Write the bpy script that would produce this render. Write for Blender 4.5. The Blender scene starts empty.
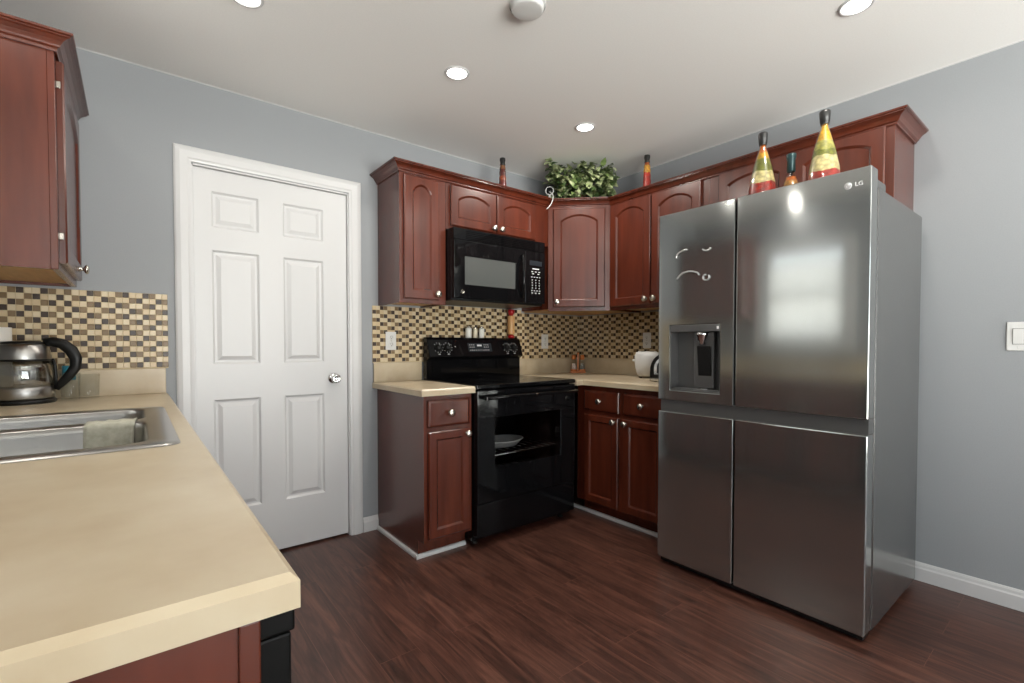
import bpy, bmesh, math, random
from mathutils import Vector, Matrix
SC = bpy.context.scene
COL = SC.collection
R = math.radians
PI = math.pi

# ------------------------------------------------------------------ camera
F_PX, V0 = 474.78, 355.66
cam_d = bpy.data.cameras.new('camera'); cam = bpy.data.objects.new('camera', cam_d); COL.objects.link(cam)
cam_d.sensor_fit = 'HORIZONTAL'; cam_d.sensor_width = 36.0; cam_d.lens = F_PX*36/1024
cam_d.shift_y = (V0-341.5)/1024; cam_d.clip_start = .02
CP = Vector((-2.9896, -2.8323, 1.1495)); YAW, PIT = R(51.51), R(-1.314)
fw = Vector((math.cos(YAW)*math.cos(PIT), math.sin(YAW)*math.cos(PIT), math.sin(PIT)))
cam.location = CP; cam.rotation_euler = fw.to_track_quat('-Z', 'Y').to_euler()
SC.camera = cam

# ------------------------------------------------------------------ exposure, daylight
SC.view_settings.view_transform = 'Standard'; SC.view_settings.look = 'None'
SC.view_settings.gamma = 1.0; SC.view_settings.use_curve_mapping = False
SC.view_settings.exposure = -0.45
DAY, GROUND_GLOW, CAN_W = 6.0, 36.0, 6.2
world = bpy.data.worlds.new('sky'); SC.world = world; world.use_nodes = True
bg = world.node_tree.nodes['Background']
def sky_nodes():
    # pale overcast sky above; below the horizon, an added glow to brighten the ceiling
    N, L = world.node_tree.nodes, world.node_tree.links
    tc = N.new('ShaderNodeTexCoord'); sp = N.new('ShaderNodeSeparateXYZ'); L.new(tc.outputs['Generated'], sp.inputs[0])
    mr = N.new('ShaderNodeMapRange'); mr.inputs['From Min'].default_value = -.12; mr.inputs['From Max'].default_value = .06
    L.new(sp.outputs['Z'], mr.inputs['Value'])
    mx = N.new('ShaderNodeMix'); mx.data_type = 'RGBA'
    mx.inputs[6].default_value = (GROUND_GLOW*1.0, GROUND_GLOW*.98, GROUND_GLOW*.93, 1); mx.inputs[7].default_value = (DAY*.90, DAY*.96, DAY*1.02, 1)
    L.new(mr.outputs[0], mx.inputs[0]); L.new(mx.outputs[2], bg.inputs['Color']); bg.inputs['Strength'].default_value = 1
sky_nodes()
SC.cycles.max_bounces = 10; SC.cycles.diffuse_bounces = 6; SC.cycles.glossy_bounces = 5
SC.cycles.transparent_max_bounces = 16; SC.cycles.caustics_reflective = False; SC.cycles.caustics_refractive = False
SC.cycles.sample_clamp_indirect = 4.0
SC.cycles.use_denoising = True

H = 2.45                       # ceiling height
XC, YD = -3.50, -6.20          # left wall, rear wall
WIN = (-1.42, -.72, 1.16, 2.03)       # window over the sink: y0 y1 z0 z1
ADDED_PATIO = (-3.1, -.5, .04, 2.20)        # unseen glazed door added in the rear wall for daylight: x0 x1 z0 z1
ADDED_SLIDE = (-5.90, -4.30, .04, 2.20)      # unseen glazed door added in the left wall for light: y0 y1 z0 z1

def portal(name, loc, rot, sx, sy):
    l = bpy.data.lights.new(name, 'AREA'); l.shape = 'RECTANGLE'; l.size = sx; l.size_y = sy
    l.cycles.is_portal = True
    o = bpy.data.objects.new(name, l); COL.objects.link(o); o.location = loc; o.rotation_euler = rot
portal('sink_window_daylight', (XC-.11, (WIN[0]+WIN[1])/2, (WIN[2]+WIN[3])/2), (0, R(-90), 0), WIN[3]-WIN[2], WIN[1]-WIN[0])
portal('added_slider_light', (XC-.11, (ADDED_SLIDE[0]+ADDED_SLIDE[1])/2, (ADDED_SLIDE[2]+ADDED_SLIDE[3])/2), (0, R(-90), 0), ADDED_SLIDE[3]-ADDED_SLIDE[2], ADDED_SLIDE[1]-ADDED_SLIDE[0])
portal('added_patio_light', ((ADDED_PATIO[0]+ADDED_PATIO[1])/2, YD-.11, (ADDED_PATIO[2]+ADDED_PATIO[3])/2), (R(90), 0, 0), ADDED_PATIO[1]-ADDED_PATIO[0], ADDED_PATIO[3]-ADDED_PATIO[2])

# ------------------------------------------------------------------ materials
def srgb(r, g, b):
    f = lambda c: (c/255/12.92) if c/255 <= .04045 else ((c/255+.055)/1.055)**2.4
    return (f(r), f(g), f(b), 1)
MATS = {}
def mat(name, col, rough=.5, metal=0., spec=.5, coat=0., **kw):
    m = bpy.data.materials.new(name); m.use_nodes = True
    b = m.node_tree.nodes['Principled BSDF']
    b.inputs['Base Color'].default_value = col if len(col) == 4 else (*col, 1)
    b.inputs['Roughness'].default_value = rough; b.inputs['Metallic'].default_value = metal
    b.inputs['Specular IOR Level'].default_value = spec; b.inputs['Coat Weight'].default_value = coat
    for k, v in kw.items(): b.inputs[k.replace('_', ' ')].default_value = v
    MATS[name] = m
    return m
def nodes(m): return m.node_tree.nodes, m.node_tree.links, m.node_tree.nodes['Principled BSDF']
def ramp(N, stops):
    r = N.new('ShaderNodeValToRGB'); e = r.color_ramp.elements
    while len(e) < len(stops): e.new(.5)
    for i, (p, c) in enumerate(stops): e[i].position = p; e[i].color = c if len(c) == 4 else (*c, 1)
    return r
def noise_col(m, scale, stops, stretch=(1, 1, 1), detail=4, rough_to=None, bump=0.):
    N, L, b = nodes(m)
    tc = N.new('ShaderNodeTexCoord'); mp = N.new('ShaderNodeMapping'); mp.inputs['Scale'].default_value = stretch
    nz = N.new('ShaderNodeTexNoise'); nz.inputs['Scale'].default_value = scale; nz.inputs['Detail'].default_value = detail
    L.new(tc.outputs['Object'], mp.inputs['Vector']); L.new(mp.outputs[0], nz.inputs['Vector'])
    r = ramp(N, stops); L.new(nz.outputs['Fac'], r.inputs[0]); L.new(r.outputs[0], b.inputs['Base Color'])
    if bump:
        bp = N.new('ShaderNodeBump'); bp.inputs['Strength'].default_value = bump; bp.inputs['Distance'].default_value = .002
        L.new(nz.outputs['Fac'], bp.inputs['Height']); L.new(bp.outputs[0], b.inputs['Normal'])
    return m

wall_m = noise_col(mat('wall_paint', (.3, .32, .34), .62, spec=.3), 220, [(.3, srgb(142, 145, 148)), (.7, srgb(146, 149, 152))], bump=.05)
ceil_m = noise_col(mat('ceiling_paint', (.7, .69, .67), .8, spec=.2), 160, [(.3, srgb(238, 237, 234)), (.7, srgb(242, 241, 238))], bump=.06)
white_m = mat('white_trim_paint', srgb(203, 203, 203), .35)
plastic_m = mat('white_plastic', srgb(212, 212, 210), .35)
dark_slot_m = mat('dark_slot', (.01, .01, .01), .5)

def cherry(name, a, b_, rough=.27):
    m = mat(name, a, rough, spec=.5, coat=.35); MATS[name] = m
    m.node_tree.nodes['Principled BSDF'].inputs['Coat Roughness'].default_value = .2
    return noise_col(m, 3.5, [(.3, a), (.7, b_)], stretch=(5, 5, .6), detail=3)
cherry_m = cherry('cherry_wood', srgb(69, 29, 17), srgb(88, 38, 23))
maple_m = noise_col(mat('maple_underside', srgb(190, 145, 85), .45), 6, [(.3, srgb(178, 132, 78)), (.7, srgb(200, 155, 98))], stretch=(1, 8, 8))
lam_m = noise_col(mat('beige_laminate', srgb(214, 196, 164), .33), 9, [(.3, srgb(175, 158, 131)), (.5, srgb(184, 169, 143)), (.72, srgb(192, 179, 155))], stretch=(1, .8, 1), detail=8)
knob_m = mat('satin_nickel', (.66, .62, .55), .24, 1.)
chrome_m = mat('chrome', (.78, .78, .78), .08, 1.)
black_m = mat('black_enamel', (.004, .004, .0045), .06, spec=.22)
blackp_m = mat('black_plastic', (.007, .007, .007), .35, spec=.25)
grey_m = mat('grey_plastic', (.1, .1, .1), .4)
mark_m = mat('white_print', (.75, .75, .75), .5)
lcd_m = mat('display_glass', (.02, .025, .03), .1)
sink_m = mat('sink_steel', (.33, .32, .305), .3, 1.)
def brushed(name, col, rough, an):
    m = mat(name, col, rough, .93)
    N, L, b = nodes(m)
    t = N.new('ShaderNodeTangent'); t.direction_type = 'RADIAL'; t.axis = 'Z'
    b.inputs['Anisotropic'].default_value = an; b.inputs['Anisotropic Rotation'].default_value = .25
    L.new(t.outputs[0], b.inputs['Tangent'])
    return m
steel_m = brushed('black_stainless', (.400, .412, .403), .10, .7)
case_m = mat('fridge_side_paint', (.23, .23, .225), .2, .85)
disp_m = mat('dispenser_grey', (.12, .12, .12), .3, .6)
red_m = mat('red_paint', srgb(150, 14, 20), .3)
tan_wood_m = noise_col(mat('pale_wood', srgb(200, 150, 95), .4), 8, [(.3, srgb(190, 138, 84)), (.7, srgb(214, 168, 112))], stretch=(6, 6, 1))
orange_wood_m = noise_col(mat('orange_wood', srgb(190, 112, 56), .35), 9, [(.3, srgb(178, 100, 46)), (.7, srgb(204, 128, 70))], stretch=(6, 6, 1))
cloth_m = noise_col(mat('sage_cloth', srgb(170, 168, 152), .95, spec=.1), 60, [(.3, srgb(160, 158, 142)), (.7, srgb(184, 181, 166))], bump=.4)
paper_m = mat('paper_white', srgb(235, 233, 226), .9, spec=.1)
cork_m = mat('black_wax', (.012, .012, .012), .35)
teal_m = mat('teal_label', srgb(45, 140, 165), .4)

def glass(name, tint=(1, 1, 1), gl=.12, rough=.03):
    m = bpy.data.materials.new(name); m.use_nodes = True; N = m.node_tree.nodes; L = m.node_tree.links
    N.remove(N['Principled BSDF']); out = N['Material Output']
    tr = N.new('ShaderNodeBsdfTransparent'); tr.inputs[0].default_value = (*tint, 1)
    g = N.new('ShaderNodeBsdfGlossy'); g.inputs['Roughness'].default_value = rough
    lw = N.new('ShaderNodeLayerWeight'); lw.inputs[0].default_value = .5
    pw = N.new('ShaderNodeMath'); pw.operation = 'POWER'; pw.inputs[1].default_value = 4
    ml = N.new('ShaderNodeMath'); ml.operation = 'MULTIPLY_ADD'; ml.inputs[1].default_value = .6; ml.inputs[2].default_value = gl*.3
    mx = N.new('ShaderNodeMixShader')
    L.new(lw.outputs['Facing'], pw.inputs[0]); L.new(pw.outputs[0], ml.inputs[0]); L.new(ml.outputs[0], mx.inputs[0])
    L.new(tr.outputs[0], mx.inputs[1]); L.new(g.outputs[0], mx.inputs[2]); L.new(mx.outputs[0], out.inputs[0])
    MATS[name] = m
    return m
pane_m = glass('window_glass', (.96, .97, .97), .1)
glass_m = glass('clear_glass', (.975, .982, .98), .1)
oven_glass_m = glass('oven_glass', (.8, .8, .8), .05)
micro_glass_m = mat('microwave_screen', (.075, .08, .077), .08)

def emit(name, col, s):
    m = bpy.data.materials.new(name); m.use_nodes = True; N = m.node_tree.nodes; L = m.node_tree.links
    N.remove(N['Principled BSDF']); e = N.new('ShaderNodeEmission'); e.inputs[0].default_value = (*col, 1); e.inputs[1].default_value = s
    L.new(e.outputs[0], N['Material Output'].inputs[0]); return m
lens_m = emit('lamp_lens', (1, .97, .93), 9.0)

# floor planks
floor_m = mat('dark_laminate', (.05, .02, .015), .3, spec=.45)
def build_floor_mat():
    N, L, b = nodes(floor_m)
    tc = N.new('ShaderNodeTexCoord')
    sp = N.new('ShaderNodeSeparateXYZ'); cb = N.new('ShaderNodeCombineXYZ')
    L.new(tc.outputs['Object'], sp.inputs[0])
    ax = N.new('ShaderNodeMath'); ax.operation = 'ADD'; ax.inputs[1].default_value = .0365
    L.new(sp.outputs['X'], ax.inputs[0])
    L.new(sp.outputs['Y'], cb.inputs['X']); L.new(ax.outputs[0], cb.inputs['Y'])
    br = N.new('ShaderNodeTexBrick'); br.offset = .37; br.offset_frequency = 2; br.squash = 1
    br.inputs['Scale'].default_value = 1; br.inputs['Brick Width'].default_value = 1.22; br.inputs['Row Height'].default_value = .152
    br.inputs['Mortar Size'].default_value = .0011; br.inputs['Mortar Smooth'].default_value = .2; br.inputs['Bias'].default_value = 0
    br.inputs['Color1'].default_value = (.25, .25, .25, 1); br.inputs['Color2'].default_value = (.8, .8, .8, 1); br.inputs['Mortar'].default_value = (.5, .5, .5, 1)
    L.new(cb.outputs[0], br.inputs['Vector'])
    # grain: long streaks, shifted per plank
    sh = N.new('ShaderNodeVectorMath'); sh.operation = 'MULTIPLY_ADD'; sh.inputs[1].default_value = (7, 3, 5)
    L.new(br.outputs['Color'], sh.inputs[0]); L.new(cb.outputs[0], sh.inputs[2])
    mp = N.new('ShaderNodeMapping'); mp.inputs['Scale'].default_value = (1.6, 17, 1); L.new(sh.outputs[0], mp.inputs['Vector'])
    nz = N.new('ShaderNodeTexNoise'); nz.inputs['Scale'].default_value = 1.6; nz.inputs['Detail'].default_value = 8; nz.inputs['Roughness'].default_value = .62
    nz.inputs['Distortion'].default_value = 1.2
    L.new(mp.outputs[0], nz.inputs['Vector'])
    r = ramp(N, [(.30, srgb(40, 24, 20)), (.46, srgb(66, 41, 34)), (.60, srgb(88, 57, 47)), (.75, srgb(108, 73, 61))])
    L.new(nz.outputs['Fac'], r.inputs[0])
    # plank to plank variation
    vr = N.new('ShaderNodeMix'); vr.data_type = 'RGBA'; vr.blend_type = 'MULTIPLY'; vr.inputs[0].default_value = 1
    r2 = ramp(N, [(0, (.78, .78, .78, 1)), (1, (1.12, 1.08, 1.05, 1))]); L.new(br.outputs['Color'], r2.inputs[0])
    L.new(r.outputs[0], vr.inputs[6]); L.new(r2.outputs[0], vr.inputs[7])
    mx = N.new('ShaderNodeMix'); mx.data_type = 'RGBA'; mx.inputs[7].default_value = srgb(100, 66, 54)
    L.new(br.outputs['Fac'], mx.inputs[0]); L.new(vr.outputs[2], mx.inputs[6])
    L.new(mx.outputs[2], b.inputs['Base Color'])
    bp = N.new('ShaderNodeBump'); bp.inputs['Strength'].default_value = .12; bp.inputs['Distance'].default_value = .002
    L.new(nz.outputs['Fac'], bp.inputs['Height']); L.new(bp.outputs[0], b.inputs['Normal'])
build_floor_mat()

# ------------------------------------------------------------------ mesh helpers
def merge(bm, t, M=None, mi=0):
    if M is not None: bmesh.ops.transform(t, matrix=M, verts=t.verts)
    for f in t.faces: f.material_index = mi
    me = bpy.data.meshes.new('t'); t.to_mesh(me); t.free(); bm.from_mesh(me); bpy.data.meshes.remove(me)
def NB(): return bmesh.new()
def bx(bm, x0, x1, y0, y1, z0, z1, bev=0., seg=2, M=None, mi=0):
    x0, x1 = min(x0, x1), max(x0, x1); y0, y1 = min(y0, y1), max(y0, y1); z0, z1 = min(z0, z1), max(z0, z1)
    t = NB(); bmesh.ops.create_cube(t, size=1)
    for v in t.verts: v.co = Vector(((x0+x1)/2+v.co.x*(x1-x0), (y0+y1)/2+v.co.y*(y1-y0), (z0+z1)/2+v.co.z*(z1-z0)))
    if bev: bmesh.ops.bevel(t, geom=t.edges[:], offset=bev, segments=seg, profile=.5, affect='EDGES')
    merge(bm, t, M, mi); return bm
def prism(bm, pts, z0, z1, bev=0., seg=2, M=None, mi=0, only_top=False):
    t = NB(); a = [t.verts.new((p[0], p[1], z0)) for p in pts]; b = [t.verts.new((p[0], p[1], z1)) for p in pts]
    n = len(pts); t.faces.new(a[::-1]); top = t.faces.new(b)
    for i in range(n): t.faces.new((a[i], a[(i+1) % n], b[(i+1) % n], b[i]))
    bmesh.ops.recalc_face_normals(t, faces=t.faces[:])
    if bev: bmesh.ops.bevel(t, geom=(list(top.edges) if only_top else t.edges[:]), offset=bev, segments=seg, profile=.5, affect='EDGES')
    merge(bm, t, M, mi); return bm
def lathe(bm, prof, n=24, M=None, mi=0, closed=False):
    """prof: list of (radius, z)"""
    t = NB(); rings = []
    for r, z in prof:
        if r < 1e-6: rings.append([t.verts.new((0, 0, z))])
        else: rings.append([t.verts.new((r*math.cos(2*PI*i/n), r*math.sin(2*PI*i/n), z)) for i in range(n)])
    for a, b in zip(rings, rings[1:]):
        for i in range(n):
            j = (i+1) % n
            if len(a) == 1 and len(b) == 1: continue
            if len(a) == 1: t.faces.new((a[0], b[j], b[i]))
            elif len(b) == 1: t.faces.new((a[i], a[j], b[0]))
            else: t.faces.new((a[i], a[j], b[j], b[i]))
    bmesh.ops.recalc_face_normals(t, faces=t.faces[:])
    for f in t.faces: f.smooth = True
    merge(bm, t, M, mi); return bm
def tube(bm, pts, r, n=10, M=None, mi=0, flat=None):
    """round tube along points; r number or list; flat=(a,b) scales the section"""
    t = NB(); P = [Vector(p) for p in pts]; rs = r if isinstance(r, (list, tuple)) else [r]*len(P)
    up = Vector((0, 0, 1)); prev = None; rings = []
    for i, p in enumerate(P):
        d = (P[min(i+1, len(P)-1)]-P[max(i-1, 0)]).normalized()
        if prev is None:
            a = up if abs(d.z) < .9 else Vector((1, 0, 0)); u = d.cross(a).normalized()
        else: u = (prev - d*prev.dot(d)).normalized()
        prev = u; w = d.cross(u)
        fa, fb = flat if flat else (1, 1)
        rings.append([t.verts.new(p+(u*math.cos(2*PI*k/n)*fa+w*math.sin(2*PI*k/n)*fb)*rs[i]) for k in range(n)])
    for a, b in zip(rings, rings[1:]):
        for k in range(n): t.faces.new((a[k], a[(k+1) % n], b[(k+1) % n], b[k]))
    t.faces.new(rings[0][::-1]); t.faces.new(rings[-1])
    bmesh.ops.recalc_face_normals(t, faces=t.faces[:])
    for f in t.faces: f.smooth = len(f.verts) == 4
    merge(bm, t, M, mi); return bm
def holed(bm, X0, X1, Z0, Z1, holes, y0, y1, M=None, mi=0, bev=0.):
    """slab in the xz plane from y0 to y1 with rectangular holes (x0,x1,z0,z1)"""
    t = NB(); xs = sorted({X0, X1, *[h[0] for h in holes], *[h[1] for h in holes]}); zs = sorted({Z0, Z1, *[h[2] for h in holes], *[h[3] for h in holes]})
    V = {}
    def v(i, j, k):
        if (i, j, k) not in V: V[(i, j, k)] = t.verts.new((xs[i], (y0, y1)[k], zs[j]))
        return V[(i, j, k)]
    def solid(i, j):
        if not (0 <= i < len(xs)-1 and 0 <= j < len(zs)-1): return False
        cx, cz = (xs[i]+xs[i+1])/2, (zs[j]+zs[j+1])/2
        return not any(h[0] < cx < h[1] and h[2] < cz < h[3] for h in holes)
    for i in range(len(xs)-1):
        for j in range(len(zs)-1):
            if not solid(i, j): continue
            for k in (0, 1): t.faces.new((v(i, j, k), v(i+1, j, k), v(i+1, j+1, k), v(i, j+1, k)))
            for di, dj, e in ((-1, 0, ((0, 0), (0, 1))), (1, 0, ((1, 0), (1, 1))), (0, -1, ((0, 0), (1, 0))), (0, 1, ((0, 1), (1, 1)))):
                if not solid(i+di, j+dj):
                    (a, b), (c, d) = e
                    t.faces.new((v(i+a, j+b, 0), v(i+c, j+d, 0), v(i+c, j+d, 1), v(i+a, j+b, 1)))
    bmesh.ops.recalc_face_normals(t, faces=t.faces[:])
    if bev:
        es = [e for e in t.edges if len(e.link_faces) == 2 and e.calc_face_angle(0) > 1]
        bmesh.ops.bevel(t, geom=es, offset=bev, segments=2, profile=.5, affect='EDGES')
    merge(bm, t, M, mi); return bm
def text_bm(bm, s, size, M, depth=.0006, mi=0, bold=0.):
    c = bpy.data.curves.new('txt', 'FONT'); c.body = s; c.size = size; c.extrude = depth; c.align_x = 'CENTER'; c.align_y = 'CENTER'; c.offset = bold
    o = bpy.data.objects.new('txt', c); COL.objects.link(o)
    dg = bpy.context.evaluated_depsgraph_get(); me = bpy.data.meshes.new_from_object(o.evaluated_get(dg))
    t = NB(); t.from_mesh(me); bpy.data.meshes.remove(me); bpy.data.objects.remove(o); bpy.data.curves.remove(c)
    merge(bm, t, M, mi); return bm
FRONT = Matrix.Rotation(R(90), 4, 'X')          # lays xy drawings on a wall facing -y, text upright
def T(x, y, z): return Matrix.Translation((x, y, z))
def RZ(a): return Matrix.Rotation(R(a), 4, 'Z')

WM = {}
def obj(name, bm, m, parent=None, world=False, smooth=None):
    """link a bmesh as one mesh object; world=True: coordinates are the room's, else the parent's"""
    if world and parent is not None: bmesh.ops.transform(bm, matrix=WM[parent.name].inverted(), verts=bm.verts)
    me = bpy.data.meshes.new(name); bm.normal_update(); bm.to_mesh(me); bm.free()
    for mm in (m if isinstance(m, (list, tuple)) else [m]): me.materials.append(mm)
    o = bpy.data.objects.new(name, me); COL.objects.link(o)
    if smooth is not None:
        for p in me.polygons: p.use_smooth = smooth
    WM[o.name] = WM[parent.name].copy() if parent is not None else Matrix.Identity(4)
    if parent is not None: o.parent = parent
    return o
def tag(o, label, cat, group=None):
    o['label'] = label; o['category'] = cat
    if group: o['group'] = group
    return o
def thing(name, label, cat, loc, rotz=0., group=None):
    o = bpy.data.objects.new(name, None); COL.objects.link(o); o.empty_display_size = .1
    o.location = loc; o.rotation_euler = (0, 0, R(rotz))
    WM[o.name] = T(*loc) @ RZ(rotz)
    return tag(o, label, cat, group)
def struct(name, bm, m, parent=None):
    o = obj(name, bm, m, parent)
    if parent is None: o['kind'] = 'structure'
    return o
def dup(root, loc, label=None, rotz=None):
    def cp(o, par):
        c = o.copy(); COL.objects.link(c)
        if par is not None: c.parent = par
        for ch in list(o.children): cp(ch, c)
        return c
    r = cp(root, None); r.location = loc
    if rotz is not None: r.rotation_euler = (0, 0, R(rotz))
    if label: r['label'] = label
    return r

# ------------------------------------------------------------------ the room
struct('floor', bx(NB(), XC-.12, .12, YD-.12, .9, -.06, 0), floor_m)
struct('ceiling', bx(NB(), XC-.12, .12, YD-.12, .12, H, H+.08), ceil_m)
DX0, DX1, DZ = -2.760, -1.980, 2.048                     # door opening in the back wall
struct('wall_back', holed(NB(), XC-.12, .12, 0, H, [(DX0, DX1, -1, DZ)], 0, .12), wall_m)
struct('wall_right', bx(NB(), 0, .12, YD-.12, -.0005, 0, H), wall_m)
b = NB(); holed(b, -.0005, -YD+.12, 0, H, [(-WIN[1], -WIN[0], WIN[2], WIN[3]), (-ADDED_SLIDE[1], -ADDED_SLIDE[0], ADDED_SLIDE[2], ADDED_SLIDE[3])], 0, .12, M=T(XC, 0, 0) @ RZ(-90) @ Matrix.Rotation(R(180), 4, 'Z') @ Matrix.Scale(-1, 4, (1, 0, 0)))
bmesh.ops.recalc_face_normals(b, faces=b.faces[:])
struct('wall_left', b, wall_m)
struct('wall_rear', holed(NB(), XC, 0, 0, H, [ADDED_PATIO], YD-.12, YD), wall_m)

b = NB(); bx(b, -3.0, -1.7, .86, .90, 0, H); bx(b, -3.0, -2.96, .12, .86, 0, H); bx(b, -1.74, -1.7, .12, .86, 0, H); bx(b, -3.0, -1.7, .12, .9, H-.04, H)
struct('wall_light_block', b, wall_m)  # unseen walls added behind the door to stop daylight leaking under it
# white six-panel door
def six_panel(bm, x0, x1, z0, z1, yf, t):
    pan = []
    for px0, px1 in ((-2.675, -2.458), (-2.339, -2.124)):
        for pz0, pz1 in ((1.748, 1.930), (1.050, 1.633), (.285, .866)): pan.append((px0, px1, pz0, pz1))
    holed(bm, x0, x1, z0, z1, pan, yf, yf+.012)
    bx(bm, x0, x1, yf+.012, yf+t, z0, z1)
    for (a, b_, c, d) in pan:                              # moulded groove, raised field
        t_ = NB(); loops = []
        for ins, y in ((0, yf), (.010, yf+.009), (.020, yf+.0095), (.040, yf+.002)):
            loops.append([t_.verts.new(p) for p in ((a+ins, y, c+ins), (b_-ins, y, c+ins), (b_-ins, y, d-ins), (a+ins, y, d-ins))])
        for l0, l1 in zip(loops, loops[1:]):
            for i in range(4): t_.faces.new((l0[i], l0[(i+1) % 4], l1[(i+1) % 4], l1[i]))
        t_.faces.new(loops[-1]); merge(bm, t_)
    return bm
YS = .018
door = struct('door_1', six_panel(NB(), DX0+.010, DX1-.010, .012, DZ-.010, YS, .036), white_m)
b = NB(); MK = T(-2.072, YS, .952) @ Matrix.Rotation(R(90), 4, 'X')
lathe(b, [(0, 0), (.032, 0), (.032, .004), (.026, .009), (.012, .012), (.011, .028), (.020, .034), (.0265, .045), (.0275, .054), (.024, .062), (.014, .066), (.013, .0635), (.006, .0645), (0, .065)], 28, MK)
obj('door_knob', b, chrome_m, door)
# jamb and casing
b = NB()
bx(b, DX0, DX0+.008, .0, .12, 0, DZ); bx(b, DX1-.008, DX1, 0, .12, 0, DZ); bx(b, DX0, DX1, 0, .12, DZ-.008, DZ)
struct('trim_1', b, white_m)
def casing(bm, x0, x1, zt, w=.073):
    prof = [(0, 0), (0, -.010), (.010, -.012), (.018, -.016), (.048, -.017), (w-.008, -.013), (w, -.008), (w, 0)]
    path = [(x0, 0), (x0, zt), (x1, zt), (x1, 0)]
    t = NB(); rings = []
    for i, (px, pz) in enumerate(path):
        ring = []
        for o_, y in prof:
            sx = -1 if i < 2 else 1
            ring.append(t.verts.new((px+sx*o_, y, pz+(o_ if i in (1, 2) else 0))))
        rings.append(ring)
    n = len(prof)
    for a, c in zip(rings, rings[1:]):
        for k in range(n-1): t.faces.new((a[k], a[k+1], c[k+1], c[k]))
    t.faces.new(rings[0]); t.faces.new(rings[-1]); bmesh.ops.recalc_face_normals(t, faces=t.faces[:])
    merge(bm, t); return bm
struct('trim_2', casing(NB(), DX0+.002, DX1-.002, DZ+.002), white_m)
# baseboards: profile swept straight
def baseboard(bm, p, q, h=.088, t=.014):
    p, q = Vector(p), Vector(q); d = (q-p).normalized(); n = Vector((d.y, -d.x))
    pr = [(0, 0), (t, 0), (t, h*.68), (t*.72, h*.76), (t*.6, h*.9), (t*.3, h), (0, h)]
    t_ = NB(); A = [t_.verts.new((p.x+n.x*o_, p.y+n.y*o_, z)) for o_, z in pr]; B = [t_.verts.new((q.x+n.x*o_, q.y+n.y*o_, z)) for o_, z in pr]
    for i in range(len(pr)): j = (i+1) % len(pr); t_.faces.new((A[i], A[j], B[j], B[i]))
    t_.faces.new(A); t_.faces.new(B); bmesh.ops.recalc_face_normals(t_, faces=t_.faces[:]); merge(bm, t_); return bm
struct('baseboard_right', baseboard(NB(), (0, -2.20), (0, YD)), white_m)
struct('baseboard_back', baseboard(NB(), (-1.907, 0), (-1.812, 0)), white_m)
b = NB(); baseboard(b, (0, YD), (ADDED_PATIO[1]+.07, YD)); baseboard(b, (ADDED_PATIO[0]-.07, YD), (XC, YD)); struct('baseboard_rear', b, white_m)
struct('baseboard_left', baseboard(NB(), (XC, ADDED_SLIDE[1]+.075), (XC, -2.36)), white_m)
# thin white caulk line where walls meet the ceiling
b = NB(); bx(b, XC, 0, -.004, -.0002, H-.003, H-.0002); bx(b, -.004, -.0002, YD, -.004, H-.003, H-.0002)
struct('trim_3', b, white_m)
# shoe moulding round the base cabinets
def shoe(bm, p, q, h=.022, t=.014):
    p, q = Vector(p), Vector(q); d = (q-p).normalized(); n = Vector((d.y, -d.x))
    pr = [(0, 0), (t, 0), (t, h*.5), (t*.75, h*.85), (t*.3, h), (0, h)]
    p = p-d*t*0; t_ = NB(); A = [t_.verts.new((p.x+n.x*o_-d.x*0, p.y+n.y*o_, z)) for o_, z in pr]; B = [t_.verts.new((q.x+n.x*o_, q.y+n.y*o_, z)) for o_, z in pr]
    for i in range(len(pr)): j = (i+1) % len(pr); t_.faces.new((A[i], A[j], B[j], B[i]))
    t_.faces.new(A); t_.faces.new(B); bmesh.ops.recalc_face_normals(t_, faces=t_.faces[:]); merge(bm, t_); return bm
b = NB(); shoe(b, (-1.811, -.016), (-1.811, -.549)); shoe(b, (-1.825, -.5355), (-1.512, -.5355)); struct('trim_4', b, white_m)
b = NB(); shoe(b, (-.5505, -.45), (-.5505, -1.352)); struct('trim_5', b, white_m)

# windows
def window(name, w, h, M, mid=True, vert=0, sill=True):
    f = NB(); fw_ = .05
    holed(f, -w/2, w/2, 0, h, [(-w/2+fw_, w/2-fw_, fw_, h-fw_)], -.02, .04, M)
    if mid: bx(f, -w/2+fw_, w/2-fw_, -.01, .03, h/2-.02, h/2+.02, M=M)
    for i in range(vert): x = -w/2+w*(i+1)/(vert+1); bx(f, x-.03, x+.03, -.01, .03, fw_, h-fw_, M=M)
    o = struct(name, f, white_m)
    obj('pane', bx(NB(), -w/2+fw_-.005, w/2-fw_+.005, .008, .012, fw_-.005, h-fw_+.005, M=M), pane_m, o)
    c = NB(); holed(c, -w/2-.07, w/2+.07, -.07 if sill else 0, h+.07, [(-w/2, w/2, 0 if sill else -.01, h)], -.075, -.061, M)
    if sill: bx(c, -w/2-.08, w/2+.08, -.095, -.02, -.012, .010, M=M)
    obj('window_casing', c, white_m, o)
    return o
window('window_1', WIN[1]-WIN[0], WIN[3]-WIN[2], T(XC-.06, (WIN[0]+WIN[1])/2, WIN[2]) @ RZ(90))
b = NB(); bx(b, XC-.030, XC-.012, WIN[0]+.03, WIN[1]-.03, WIN[3]-.135, WIN[3]-.105, .004)
SHD = thing('window_shade', 'white cellular shade hanging in the window over the sink', 'shade', (XC-.02, (WIN[0]+WIN[1])/2, WIN[2]))
obj('head_rail', b, white_m, SHD, world=True)
shade_m = mat('shade_fabric', (.8, .8, .78), .9); shade_m.node_tree.nodes['Principled BSDF'].inputs['Transmission Weight'].default_value = 0
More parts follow.
